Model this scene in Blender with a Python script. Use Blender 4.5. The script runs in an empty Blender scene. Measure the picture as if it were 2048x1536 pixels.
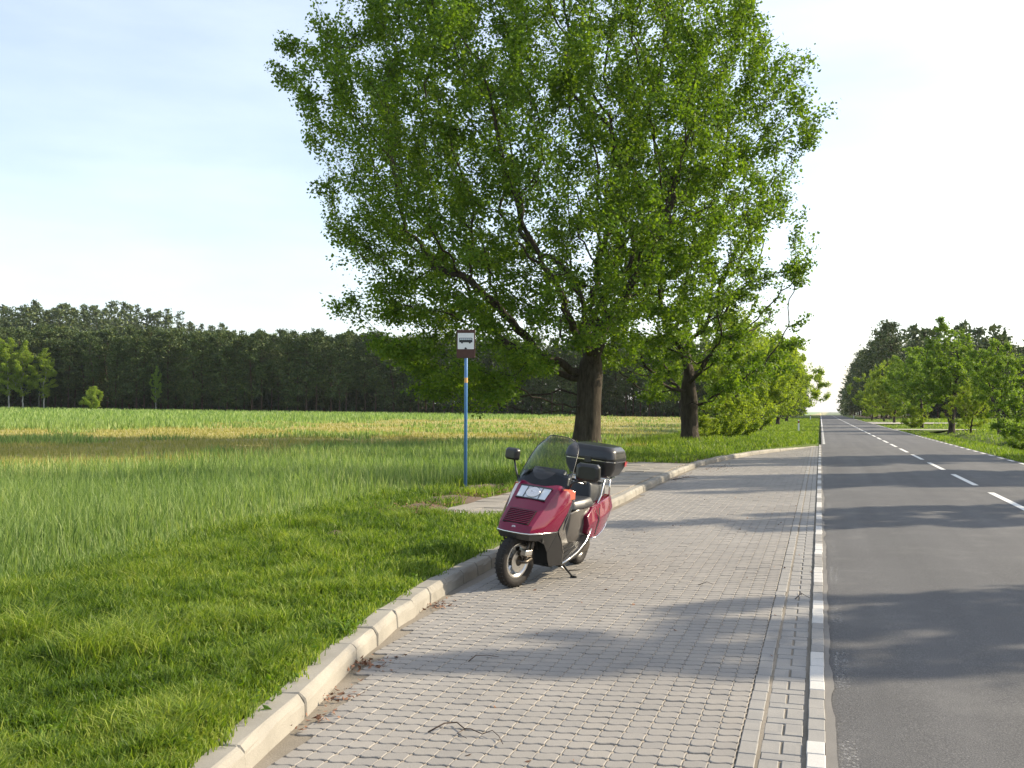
import bpy, bmesh, math, random
import numpy as np
from mathutils import Vector, Matrix
R = math.radians
random.seed(7)
rng = np.random.default_rng(11)

# ------------------------------------------------------------------ camera, sky, sun, exposure
scene = bpy.context.scene
CAM_H, FPX, PITCH, YAW = 1.70, 1991.0, R(1.496), R(17.2)
cam_data = bpy.data.cameras.new('camera')
cam_data.sensor_width = 36.0
cam_data.lens = 36.0 * FPX / 2048.0
cam_data.clip_start = 0.1
cam_data.clip_end = 9000.0
cam = bpy.data.objects.new('camera', cam_data)
scene.collection.objects.link(cam)
cam.location = (0.0, 0.0, CAM_H)
cam.rotation_euler = (R(90) + PITCH, 0.0, YAW)
scene.camera = cam

SUN_AZ, SUN_EL = R(58.0), R(29.0)          # azimuth from the road direction (+Y) towards +X
world = bpy.data.worlds.new('World'); scene.world = world
world.use_nodes = True
wn, wl = world.node_tree.nodes, world.node_tree.links
wn.clear()
sky = wn.new('ShaderNodeTexSky'); sky.sky_type = 'NISHITA'; sky.sun_disc = False
sky.sun_elevation = SUN_EL; sky.sun_rotation = SUN_AZ
sky.air_density = 1.0; sky.dust_density = 1.6; sky.ozone_density = 1.0
bg = wn.new('ShaderNodeBackground'); bg.inputs['Strength'].default_value = 0.102
wout = wn.new('ShaderNodeOutputWorld')
# thin high cirrus over the whole dome
tc = wn.new('ShaderNodeTexCoord')
mp = wn.new('ShaderNodeMapping'); mp.inputs['Scale'].default_value = (1.2, 1.2, 5.0)
nz = wn.new('ShaderNodeTexNoise'); nz.inputs['Scale'].default_value = 1.6; nz.inputs['Detail'].default_value = 6.0
nz.inputs['Roughness'].default_value = 0.55
rp = wn.new('ShaderNodeValToRGB'); rp.color_ramp.elements[0].position = 0.30; rp.color_ramp.elements[1].position = 0.66
mxc = wn.new('ShaderNodeMixRGB'); mxc.inputs['Color2'].default_value = (9.5, 9.9, 10.4, 1)
mul = wn.new('ShaderNodeMath'); mul.operation = 'MULTIPLY'; mul.inputs[1].default_value = 0.28
rp.color_ramp.elements[0].color = (0.45, 0.45, 0.45, 1)
wl.new(tc.outputs['Generated'], mp.inputs['Vector']); wl.new(mp.outputs['Vector'], nz.inputs['Vector'])
wl.new(nz.outputs['Fac'], rp.inputs['Fac']); wl.new(rp.outputs['Color'], mul.inputs[0])
wl.new(mul.outputs[0], mxc.inputs['Fac']); wl.new(sky.outputs['Color'], mxc.inputs['Color1'])
wl.new(mxc.outputs['Color'], bg.inputs['Color']); wl.new(bg.outputs['Background'], wout.inputs['Surface'])

sun_data = bpy.data.lights.new('sun', 'SUN')
sun_data.energy = 4.0; sun_data.angle = R(0.6); sun_data.color = (1.0, 0.87, 0.66)
sun = bpy.data.objects.new('sun', sun_data); scene.collection.objects.link(sun)
SUN_DIR = Vector((math.sin(SUN_AZ) * math.cos(SUN_EL), math.cos(SUN_AZ) * math.cos(SUN_EL), math.sin(SUN_EL)))
sun.rotation_euler = SUN_DIR.to_track_quat('Z', 'Y').to_euler()
sun.location = SUN_DIR * 60

scene.view_settings.view_transform = 'Standard'
scene.view_settings.look = 'None'
scene.view_settings.gamma = 1.0
scene.view_settings.use_curve_mapping = False
scene.view_settings.exposure = 1.15
try:
    scene.cycles.max_bounces = 6; scene.cycles.transparent_max_bounces = 12
    scene.cycles.diffuse_bounces = 3; scene.cycles.glossy_bounces = 3; scene.cycles.transmission_bounces = 4
    scene.cycles.caustics_reflective = False; scene.cycles.caustics_refractive = False
    scene.cycles.sample_clamp_indirect = 6.0
except Exception:
    pass

# ------------------------------------------------------------------ helpers
COL = scene.collection

def at_depth(px, depth, z=None):
    """world x,y of a pixel column of the 2048-wide photograph at a depth along the (level) view axis"""
    lat = (px - 1024.0) / FPX * depth
    return (lat * math.cos(YAW) - depth * math.sin(YAW), lat * math.sin(YAW) + depth * math.cos(YAW))

def on_ground(px, py, z=0.0):
    """world x,y of a pixel on a level surface of height z"""
    return at_depth(px, FPX * (CAM_H - z) / (py - 820.0))

def depth_of(x, y):
    return -math.sin(YAW) * x + math.cos(YAW) * y

def tag(o, label=None, cat=None, group=None, kind=None):
    if label: o['label'] = label
    if cat: o['category'] = cat
    if group: o['group'] = group
    if kind: o['kind'] = kind
    return o

def empty(name, loc=(0, 0, 0), rot=(0, 0, 0)):
    o = bpy.data.objects.new(name, None); COL.objects.link(o)
    o.location = loc; o.rotation_euler = rot; o.empty_display_size = 0.2
    return o

def link(name, me, mat=None, parent=None, loc=None, rot=None, scale=None):
    o = bpy.data.objects.new(name, me); COL.objects.link(o)
    if mat is not None and len(me.materials) == 0: me.materials.append(mat)
    if parent is not None: o.parent = parent
    if loc is not None: o.location = loc
    if rot is not None: o.rotation_euler = rot
    if scale is not None: o.scale = scale
    return o

def np_mesh(name, verts, polys, smooth=False, var=None):
    """verts (N,3); polys: list of int arrays (M,k)"""
    me = bpy.data.meshes.new(name)
    verts = np.asarray(verts, dtype=np.float32)
    if not isinstance(polys, (list, tuple)): polys = [polys]
    polys = [np.asarray(p, dtype=np.int32) for p in polys if len(p)]
    me.vertices.add(len(verts)); me.vertices.foreach_set('co', verts.ravel())
    loops = np.concatenate([p.ravel() for p in polys])
    tot = np.concatenate([np.full(len(p), p.shape[1], dtype=np.int32) for p in polys])
    start = np.concatenate([[0], np.cumsum(tot)[:-1]]).astype(np.int32)
    me.loops.add(len(loops)); me.loops.foreach_set('vertex_index', loops)
    me.polygons.add(len(tot)); me.polygons.foreach_set('loop_start', start)
    try: me.polygons.foreach_set('loop_total', tot)
    except Exception: pass
    if smooth: me.polygons.foreach_set('use_smooth', np.ones(len(tot), dtype=bool))
    else: me.polygons.foreach_set('use_smooth', np.zeros(len(tot), dtype=bool))
    if var is not None:
        a = me.attributes.new('var', 'FLOAT', 'POINT'); a.data.foreach_set('value', np.asarray(var, dtype=np.float32))
    me.update(calc_edges=True)
    return me

def poly_obj(name, verts, faces, mat, parent=None, bevel=0.0, seg=2, smooth=False, subsurf=0, solid=0.0, angle=35):
    me = bpy.data.meshes.new(name); me.from_pydata([tuple(v) for v in verts], [], [tuple(f) for f in faces])
    bm = bmesh.new(); bm.from_mesh(me); bmesh.ops.recalc_face_normals(bm, faces=bm.faces); bm.to_mesh(me); bm.free()
    if smooth or bevel or subsurf:
        for p in me.polygons: p.use_smooth = True
    o = link(name, me, mat, parent)
    if solid:
        m = o.modifiers.new('s', 'SOLIDIFY'); m.thickness = solid; m.offset = 0
    if subsurf:
        m = o.modifiers.new('u', 'SUBSURF'); m.levels = subsurf; m.render_levels = subsurf
    if bevel:
        m = o.modifiers.new('b', 'BEVEL'); m.width = bevel; m.segments = seg; m.limit_method = 'ANGLE'; m.angle_limit = R(25)
        m = o.modifiers.new('n', 'WEIGHTED_NORMAL'); m.keep_sharp = False
    return o

def box_data(x0, x1, y0, y1, z0, z1):
    v = [(x0, y0, z0), (x1, y0, z0), (x1, y1, z0), (x0, y1, z0), (x0, y0, z1), (x1, y0, z1), (x1, y1, z1), (x0, y1, z1)]
    f = [(0, 3, 2, 1), (4, 5, 6, 7), (0, 1, 5, 4), (1, 2, 6, 5), (2, 3, 7, 6), (3, 0, 4, 7)]
    return v, f

def tube_data(path, radii, n=8, caps=True):
    path = [Vector(p) for p in path]
    if not hasattr(radii, '__len__'): radii = [radii] * len(path)
    V, F = [], []
    t = (path[1] - path[0]).normalized()
    up = Vector((0, 0, 1)) if abs(t.z) < 0.9 else Vector((1, 0, 0))
    nx = t.cross(up).normalized()
    for i, p in enumerate(path):
        if i == 0: tt = path[1] - path[0]
        elif i == len(path) - 1: tt = path[-1] - path[-2]
        else: tt = path[i + 1] - path[i - 1]
        tt = tt.normalized()
        nx = (nx - tt * nx.dot(tt)).normalized(); ny = tt.cross(nx)
        for k in range(n):
            a = 2 * math.pi * k / n
            V.append(p + (nx * math.cos(a) + ny * math.sin(a)) * radii[i])
    for i in range(len(path) - 1):
        for k in range(n):
            F.append((i * n + k, i * n + (k + 1) % n, (i + 1) * n + (k + 1) % n, (i + 1) * n + k))
    if caps:
        F.append(tuple(range(n - 1, -1, -1))); F.append(tuple((len(path) - 1) * n + k for k in range(n)))
    return V, F

def lathe_data(prof, n=32, axis='X', close=False):
    """prof: list of (radius, along)"""
    V, F = [], []
    for r, a in prof:
        for k in range(n):
            t = 2 * math.pi * k / n
            c, s = r * math.cos(t), r * math.sin(t)
            V.append((a, c, s) if axis == 'X' else ((c, s, a) if axis == 'Z' else (c, a, s)))
    m = len(prof)
    for i in range(m if close else m - 1):
        j = (i + 1) % m
        for k in range(n):
            F.append((i * n + k, i * n + (k + 1) % n, j * n + (k + 1) % n, j * n + k))
    return V, F

def join_data(parts):
    V, F = [], []
    for v, f in parts:
        o = len(V); V += [tuple(p) for p in v]; F += [tuple(i + o for i in q) for q in f]
    return V, F

def xform(data, loc=(0, 0, 0), rot=(0, 0, 0)):
    from mathutils import Euler
    m = Matrix.Translation(Vector(loc)) @ Euler(rot).to_matrix().to_4x4()
    return [tuple(m @ Vector(p)) for p in data[0]], data[1]

# ------------------------------------------------------------------ materials
class NT:
    """tiny node-tree writer"""
    def __init__(s, name):
        s.m = bpy.data.materials.new(name); s.m.use_nodes = True
        s.t = s.m.node_tree; s.t.nodes.clear(); s.out = s.n('OutputMaterial')
    def n(s, kind, **kw):
        nd = s.t.nodes.new('ShaderNode' + kind)
        for k, v in kw.items():
            if hasattr(nd, k) and k not in nd.inputs: setattr(nd, k, v)
            else: nd.inputs[k].default_value = v
        return nd
    def l(s, a, b): s.t.links.new(a, b)
    def noise(s, scale, detail=4.0, rough=0.55, vec=None):
        nd = s.n('TexNoise'); nd.inputs['Scale'].default_value = scale; nd.inputs['Detail'].default_value = detail
        nd.inputs['Roughness'].default_value = rough
        s.l(vec if vec is not None else s.pos(), nd.inputs['Vector']); return nd.outputs['Fac']
    def pos(s):
        if not hasattr(s, 'g'): s.g = s.n('NewGeometry')
        return s.g.outputs['Position']
    def ramp(s, fac, stops):
        nd = s.n('ValToRGB'); e = nd.color_ramp.elements
        while len(e) < len(stops): e.new(0.5)
        for q, (p, c) in zip(e, stops):
            q.position = p; q.color = (c[0], c[1], c[2], 1) if hasattr(c, '__len__') else (c, c, c, 1)
        s.l(fac, nd.inputs['Fac']); return nd.outputs['Color']
    def mix(s, fac, a, b, mode='MIX'):
        nd = s.n('MixRGB', blend_type=mode)
        for sock, v in ((nd.inputs['Fac'], fac), (nd.inputs['Color1'], a), (nd.inputs['Color2'], b)):
            if hasattr(v, 'is_linked') or hasattr(v, 'links'): s.l(v, sock)
            elif hasattr(v, '__len__'): sock.default_value = (v[0], v[1], v[2], 1)
            else: sock.default_value = v
        return nd.outputs['Color']
    def math(s, op, a, b=0.0, clamp=False):
        nd = s.n('Math', operation=op); nd.use_clamp = clamp
        for sock, v in ((nd.inputs[0], a), (nd.inputs[1], b)):
            if hasattr(v, 'links'): s.l(v, sock)
            else: sock.default_value = v
        return nd.outputs[0]
    def attr(s, name):
        return s.n('Attribute', attribute_name=name).outputs['Fac']
    def bump(s, h, strength=0.3, dist=0.01):
        nd = s.n('Bump'); nd.inputs['Strength'].default_value = strength; nd.inputs['Distance'].default_value = dist
        s.l(h, nd.inputs['Height']); return nd.outputs['Normal']
    def bsdf(s, color, rough=0.6, metal=0.0, normal=None, spec=0.5, coat=0.0, coat_rough=0.05):
        b = s.n('BsdfPrincipled')
        if hasattr(color, 'links'): s.l(color, b.inputs['Base Color'])
        else: b.inputs['Base Color'].default_value = (color[0], color[1], color[2], 1)
        if hasattr(rough, 'links'): s.l(rough, b.inputs['Roughness'])
        else: b.inputs['Roughness'].default_value = rough
        b.inputs['Metallic'].default_value = metal
        b.inputs['Specular IOR Level'].default_value = spec
        b.inputs['Coat Weight'].default_value = coat; b.inputs['Coat Roughness'].default_value = coat_rough
        if normal is not None: s.l(normal, b.inputs['Normal'])
        return b
    def done(s, sh):
        s.l(sh.outputs[0], s.out.inputs['Surface']); return s.m

M = {}
def plain(name, c, rough=0.5, metal=0.0, spec=0.5, coat=0.0, nscale=None, namt=0.15):
    t = NT(name)
    if nscale:
        f = t.noise(nscale, 5.0, 0.6)
        col = t.mix(f, tuple(x * (1 - namt) for x in c), tuple(min(1, x * (1 + namt)) for x in c))
        rg = t.math('ADD', t.math('MULTIPLY', f, 0.2), rough - 0.1)
        M[name] = t.done(t.bsdf(col, rg, metal, None, spec, coat))
    else:
        M[name] = t.done(t.bsdf(c, rough, metal, None, spec, coat))
    return M[name]

def foliage(name, stops, trans=0.45, rough=0.55, wscale=0.25, tint=(1.25, 1.2, 0.35), spec=0.25):
    """leaf / blade material: colour by the per-leaf attribute and a slow drift through the place"""
    t = NT(name)
    f = t.math('ADD', t.math('MULTIPLY', t.attr('var'), 0.7), t.math('MULTIPLY', t.noise(wscale, 2.0), 0.3), True)
    col = t.ramp(f, stops)
    b = t.bsdf(col, rough, 0, None, spec)
    tr = t.n('BsdfTranslucent')
    t.l(t.mix(1.0, col, tint, 'MULTIPLY'), tr.inputs['Color'])
    mx = t.n('MixShader'); mx.inputs['Fac'].default_value = trans
    t.l(b.outputs[0], mx.inputs[1]); t.l(tr.outputs[0], mx.inputs[2])
    M[name] = t.done(mx); return M[name]
# ------------------------------------------------------------------ setting materials
t = NT('asphalt')
agg = t.noise(110.0, 3.0, 0.7); big = t.noise(0.35, 4.0, 0.6); mid = t.noise(9.0, 5.0, 0.65)
mpn = t.n('Mapping'); mpn.inputs['Scale'].default_value = (2.2, 0.05, 1.0); t.l(t.pos(), mpn.inputs['Vector'])
trk = t.noise(1.0, 2.0, 0.5, mpn.outputs[0])
c = t.ramp(agg, [(0.30, (0.034, 0.034, 0.037)), (0.52, (0.076, 0.075, 0.077)), (0.72, (0.19, 0.185, 0.18))])
c = t.mix(t.math('MULTIPLY', mid, 0.5), c, (0.098, 0.095, 0.093))
pat = t.noise(0.9, 6.0, 0.7); c = t.mix(t.ramp(pat, [(0.52, 0.0), (0.66, 0.35)]), c, (0.15, 0.145, 0.138))
c = t.mix(0.9, c, t.ramp(t.math('ADD', t.math('MULTIPLY', big, 0.5), t.math('MULTIPLY', trk, 0.5)), [(0.3, 0.70), (0.7, 1.25)]), 'MULTIPLY')
M['asphalt'] = t.done(t.bsdf(c, 0.78, 0, t.bump(agg, 0.5, 0.006), 0.35))

t = NT('worn_paint')
n1 = t.noise(38.0, 5.0, 0.7)
pm = t.ramp(n1, [(0.54, 0.0), (0.70, 0.55)])
b = t.bsdf((0.62, 0.61, 0.58), 0.7); tr = t.n('BsdfTransparent'); mx = t.n('MixShader')
t.l(pm, mx.inputs[0]); t.l(tr.outputs[0], mx.inputs[1]); t.l(b.outputs[0], mx.inputs[2]); M['worn_paint'] = t.done(mx)

t = NT('road_paint')
n1 = t.noise(60.0, 5.0, 0.7)
c = t.mix(t.ramp(n1, [(0.3, 0.0), (0.75, 1.0)]), (0.74, 0.73, 0.69), (0.55, 0.54, 0.51))
M['road_paint'] = t.done(t.bsdf(c, 0.6, 0, t.bump(n1, 0.3, 0.004)))

def concrete(name, c0, c1, per=None, stain=0.25):
    t = NT(name)
    fine = t.noise(140.0, 3.0, 0.6); blot = t.noise(2.3, 5.0, 0.62); soft = t.noise(0.5, 2.0)
    c = t.mix(blot, c0, c1)
    c = t.mix(0.5, c, t.ramp(fine, [(0.3, 0.78), (0.7, 1.15)]), 'MULTIPLY')
    c = t.mix(stain, c, t.ramp(soft, [(0.35, 0.7), (0.65, 1.12)]), 'MULTIPLY')
    spot = t.noise(1.1, 6.0, 0.7)
    c = t.mix(1.0, c, t.ramp(spot, [(0.24, 0.62), (0.36, 0.95), (0.62, 1.0), (0.74, 1.10)]), 'MULTIPLY')
    if per:                                    # each block its own batch tone
        wn_ = t.n('TexWhiteNoise', noise_dimensions='3D'); vm = t.n('VectorMath', operation='SNAP')
        off = t.n('VectorMath', operation='ADD'); off.inputs[1].default_value = per[1]
        t.l(t.pos(), off.inputs[0]); t.l(off.outputs[0], vm.inputs[0]); vm.inputs[1].default_value = per[0]
        t.l(vm.outputs[0], wn_.inputs['Vector'])
        c = t.mix(1.0, c, t.ramp(wn_.outputs['Value'], [(0.0, (0.93, 0.93, 0.935)), (0.6, (1.0, 0.995, 0.99)), (1.0, (1.05, 1.035, 1.015))]), 'MULTIPLY')
    M[name] = t.done(t.bsdf(c, 0.82, 0, t.bump(fine, 0.35, 0.003), 0.3)); return M[name]

PA, PB = 0.118, 0.107              # paver module across / along the road
X_PAVE = -0.412                    # right border of the wavy pavers
concrete('paver_concrete', (0.215, 0.202, 0.184), (0.298, 0.28, 0.257), ((PA, PB, 10.0), (-X_PAVE, 0.0, 5.0)))
concrete('block_concrete', (0.22, 0.212, 0.20), (0.31, 0.30, 0.283), ((0.1, 0.1, 10.0), (0.03, 0.0, 5.0)))
concrete('kerb_concrete', (0.17, 0.158, 0.135), (0.37, 0.345, 0.295), None, 0.8)
concrete('slab_concrete', (0.21, 0.192, 0.165), (0.32, 0.295, 0.255), ((0.5, 0.5, 10.0), (0.0, 0.0, 5.0)), 0.4)
concrete('mortar', (0.13, 0.122, 0.112), (0.24, 0.225, 0.205), None, 0.6)
concrete('white_block_paint', (0.42, 0.41, 0.39), (0.58, 0.565, 0.535), None, 0.4)

t = NT('joint_sand')
n1 = t.noise(90.0, 4.0, 0.7); n2 = t.noise(1.4, 4.0, 0.6)
c = t.mix(n1, (0.14, 0.122, 0.10), (0.32, 0.285, 0.235)); c = t.mix(t.ramp(n2, [(0.45, 0.0), (0.75, 0.6)]), c, (0.09, 0.08, 0.055))
M['joint_sand'] = t.done(t.bsdf(c, 0.95, 0, t.bump(n1, 0.5, 0.006), 0.1))

# strip of dry grass crossing the left field: line through two ground points, along u, half width
Pa = on_ground(120, 905, 0.3); Pb = on_ground(900, 862, 0.3)
SU = np.array([Pb[0] - Pa[0], Pb[1] - Pa[1]]); SU /= np.linalg.norm(SU); SN = np.array([-SU[1], SU[0]])
def strip_coord(x, y): return (x - Pa[0]) * SN[0] + (y - Pa[1]) * SN[1]

t = NT('ground_cover')
n1 = t.noise(3.0, 6.0, 0.65); n2 = t.noise(0.16, 4.0, 0.6); n3 = t.noise(26.0, 3.0, 0.7)
mp3 = t.n('Mapping'); mp3.inputs['Rotation'].default_value = (0, 0, -math.atan2(SU[1], SU[0])); mp3.inputs['Scale'].default_value = (0.05, 0.5, 1)
t.l(t.pos(), mp3.inputs['Vector']); n4 = t.noise(1.0, 4.0, 0.6, mp3.outputs[0])
green = t.mix(n1, (0.045, 0.07, 0.018), (0.11, 0.15, 0.03)); green = t.mix(t.ramp(n3, [(0.35, 0.0), (0.8, 0.7)]), green, (0.13, 0.17, 0.05))
crop = t.mix(n2, (0.14, 0.23, 0.05), (0.20, 0.30, 0.08))
dry = t.mix(n4, (0.20, 0.22, 0.05), (0.50, 0.40, 0.20)); dry = t.mix(t.math('MULTIPLY', n1, 0.5), dry, (0.22, 0.21, 0.06))
sx = t.n('SeparateXYZ'); t.l(t.pos(), sx.inputs[0])
sc = t.math('ADD', t.math('MULTIPLY', t.math('SUBTRACT', sx.outputs[0], Pa[0]), SN[0]), t.math('MULTIPLY', t.math('SUBTRACT', sx.outputs[1], Pa[1]), SN[1]))
scn = t.math('ADD', sc, t.math('MULTIPLY', t.math('SUBTRACT', n2, 0.5), 26.0))
far = t.ramp(t.math('DIVIDE', scn, 30.0), [(0.66, 0.0), (0.90, 1.0)])
near = t.ramp(t.math('DIVIDE', t.math('ADD', scn, 30.0), 30.0), [(0.58, 0.0), (0.80, 1.0)])
c = t.mix(far, t.mix(near, green, dry), crop)
dirt = t.attr('dirt')
c = t.mix(dirt, c, t.mix(n3, (0.085, 0.06, 0.036), (0.21, 0.165, 0.11)))
M['ground_cover'] = t.done(t.bsdf(c, 0.95, 0, t.bump(n3, 0.8, 0.05), 0.1))

t = NT('gravel')
n1 = t.noise(30.0, 4.0, 0.7); n2 = t.noise(0.7, 3.0)
M['gravel'] = t.done(t.bsdf(t.mix(n1, (0.30, 0.28, 0.24), (0.50, 0.47, 0.41)), 0.95, 0, t.bump(n1, 0.5, 0.02), 0.1))

# ------------------------------------------------------------------ kerb line and terrain
_kp = [on_ground(*p) for p in ((500, 1536), (618, 1425), (717, 1319), (757, 1286), (796, 1250), (832, 1228), (863, 1203), (897, 1182))]
KY = [-6.0, 0.0] + [p[1] for p in _kp]; KX = [_kp[0][0] + 2.3, _kp[0][0] + 0.62] + [p[0] for p in _kp]
for px, py in ((1062, 1090), (1140, 1052), (1247, 1004), (1302, 974), (1362, 945), (1403, 930), (1442, 921), (1508, 909), (1634, 892)):
    p = on_ground(px, py); KX.append(p[0]); KY.append(p[1])
KEND = KY[-1]
def kerb_x(y):
    return float(np.interp(y, KY, KX))
KERB_H, KERB_W = 0.125, 0.175
def ramp01(v, a, b):
    q = np.clip((v - a) / (b - a), 0, 1); return q * q * (3 - 2 * q)
def crest(y):
    return -6.0 * ramp01(y, 330, 620) - 5.0 * ramp01(y, 620, 1500)
HX, HY = at_depth(265, 420.0)
def terrain(x, y):
    """height of the open land (scalar or arrays)"""
    x = np.asarray(x, float); y = np.asarray(y, float)
    z = crest(y)
    left = np.clip(-x - 9, 0, 150)
    z = z + 0.0135 * left * ramp01(y, -40, 60)
    z = z + 27.0 * np.exp(-(((x - HX) / 70.0) ** 2 + ((y - HY) / 120.0) ** 2)) * ramp01(-x, 40, 150)
    z = z + np.where(x < 3, 0.10 * (1 - ramp01(y, 44, 62)), 0.0) + np.where(x < 3, 0.02, 0.0)
    # verge swell and shallow ditch on the right
    z = np.where(x > 3, z - 0.05 - 0.35 * np.exp(-((x - 9.2) / 0.8) ** 2) * ramp01(y, 20, 60) * (1 - ramp01(y, 88, 98)), z)
    z = z + 0.05 * np.sin(x * 0.9 + 1.3) * np.sin(y * 0.7) * ramp01(np.abs(x), 7, 14)
    return z
X_LEFT, X_RIGHT = 0.03, 6.24      # asphalt borders
def verge_x(y):
    """where the left verge ends: back of the kerb, then the road border beyond the bay"""
    k = kerb_x(y) - KERB_W + 0.02
    return np.where(y < KEND, k, -0.10) if False else (k if y < KEND else -0.12)

ys = np.concatenate([np.linspace(-60, 0, 13)[:-1], np.arange(0, 60, 0.5), np.arange(60, 140, 2.0), np.geomspace(140, 6000, 60)])
offL = np.concatenate([-np.geomspace(3000, 60, 14), -np.linspace(56, 8, 25), -np.array([6.5, 5, 4, 3, 2.4, 1.8, 1.2, 0.8, 0.5, 0.25, 0.0])])
offR = np.concatenate([np.array([0.0, 0.3, 0.7, 1.2, 1.8, 2.4, 2.8, 3.2, 3.6, 4.2, 5, 6, 8]), np.linspace(11, 60, 18), np.geomspace(70, 3000, 14)])
ncol = len(offL) + 2 + len(offR)
GV, GD = [], []
slab_pts = []
for y in ys:
    vx = verge_x(y)
    xs = np.concatenate([vx + offL, [vx + 0.015, X_RIGHT + 0.02], X_RIGHT + 0.05 + offR])
    zs = terrain(xs, np.full_like(xs, y))
    zs[len(offL):len(offL) + 2] = -0.12 + crest(y)
    GV.append(np.stack([xs, np.full_like(xs, y), zs], 1))
    dd_ = -math.sin(YAW) * xs + math.cos(YAW) * y
    d = ((dd_ > 205) & (xs < -18) & (y < 520)) * 1.0 + ((y > 196) & (xs > 9.5) & (y < 520)) * 1.0
    kx_ = np.interp(y, KY, KX)
    if 15.5 < y < 34: d = np.where((xs > kx_ - 2.7) & (xs < 0), 1.0, d)
    GD.append(d)
GV = np.concatenate(GV); GD = np.concatenate(GD)
ii = np.arange(len(ys) - 1)[:, None] * ncol + np.arange(ncol - 1)[None, :]
gf = np.stack([ii, ii + 1, ii + 1 + ncol, ii + ncol], -1).reshape(-1, 4)
gme = np_mesh('ground', GV, gf, True)
a = gme.attributes.new('dirt', 'FLOAT', 'POINT'); a.data.foreach_set('value', GD.astype(np.float32))
ground = tag(link('ground', gme, M['ground_cover']), kind='structure')

def strip_mesh(name, x0, x1, ya, yb, z, mat, parent=None, n=None, jag=0.0):
    n = n or max(2, int((yb - ya) / 0.5)); yy = np.linspace(ya, yb, n)
    L = np.stack([np.full(n, x0), yy, z + crest(yy)], 1); Rr = np.stack([np.full(n, x1), yy, z + crest(yy)], 1)
    if jag: Rr[:, 0] += np.convolve(rng.normal(0, jag * 2.6, n), np.ones(5) / 5, 'same') + 0.007 * np.sin(yy * 1.7) * np.sin(yy * 0.6) + rng.normal(0, jag * 0.25, n)
    i = np.arange(n - 1)
    return link(name, np_mesh(name, np.concatenate([L, Rr]), np.stack([i, i + n, i + n + 1, i + 1], 1)), mat, parent)

# road: crowned asphalt sheet
yy = np.concatenate([np.arange(-40, 320, 2.0), np.linspace(320, 1500, 120)])
cols = np.linspace(X_LEFT, X_RIGHT, 9)
RV = np.concatenate([np.stack([np.full_like(yy, x), yy, crest(yy) + 0.035 * (1 - ((x - 3.2) / 3.1) ** 2) - 0.004], 1) for x in cols])
n = len(yy); i = np.arange(n - 1)
RF = np.concatenate([np.stack([i + k * n, i + (k + 1) * n, i + 1 + (k + 1) * n, i + 1 + k * n], 1) for k in range(8)])
road = tag(link('road', np_mesh('road', RV, RF, True), M['asphalt']), kind='structure')
def road_z(x): return 0.035 * (1 - ((x - 3.2) / 3.1) ** 2)
k = 0
y0 = 6.1
while y0 < 330:                                     # centre line, 4 m dashes and 2 m gaps
    strip_mesh('centre_line_dash', 3.21, 3.335, y0, y0 + 4.0, road_z(3.27) + 0.001, M['road_paint'], road, 3); y0 += 6.0
y0 = 8.3
while y0 < 200:                                     # right border line, 1 m dashes
    strip_mesh('border_line_dash', 6.02, 6.14, y0, y0 + 1.0, road_z(6.1) + 0.003, M['road_paint'], road, 3); y0 += 2.0
y0 = 4.45
while y0 < KEND + 2:                                # worn remains of the left border line on the asphalt
    strip_mesh('worn_border_line', 0.075, 0.165, y0, y0 + 1.0, road_z(0.12) + 0.001, M['worn_paint'], road, 4); y0 += 1.965
y0 = KEND + 3
while y0 < 300:
    strip_mesh('border_line_dash', 0.10, 0.22, y0, y0 + 1.0 + (y0 > 110) * 0.99, road_z(0.16) + 0.003, M['road_paint'], road, 3); y0 += 2.0

# gravel turn-offs on the right
def patch(name, pts, mat, dz, kind='structure'):
    me = bpy.data.meshes.new(name)
    V = [(x, y, float(terrain(x, y)) * 0 + float(crest(np.array(y))) + dz) for x, y in pts]
    me.from_pydata(V, [], [tuple(range(len(V)))]); return tag(link(name, me, mat), kind=kind)
patch('side_road', [(6.1, 128), (6.1, 148), (14, 143), (60, 150), (60, 144), (13, 132)], M['gravel'], 0.03)
patch('farm_track', [(6.2, 90.5), (6.2, 94.5), (10, 94.0), (75, 106), (75, 103), (10, 91.2)], M['gravel'], 0.03)

# ------------------------------------------------------------------ bus bay paving: sand bed, pavers, block rows
paving = None
bed_y = np.arange(-1.0, KEND + 0.01, 0.5)
bv = np.concatenate([np.stack([np.array([kerb_x(y) - 0.03 for y in bed_y]), bed_y, np.full_like(bed_y, -0.011)], 1),
                     np.stack([np.full_like(bed_y, 0.062), bed_y, np.full_like(bed_y, -0.011)], 1)])
n = len(bed_y); i = np.arange(n - 1)
paving = tag(link('bus_bay_paving', np_mesh('bus_bay_paving', bv, np.stack([i, i + n, i + n + 1, i + 1], 1)), M['joint_sand']), kind='structure')

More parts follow.
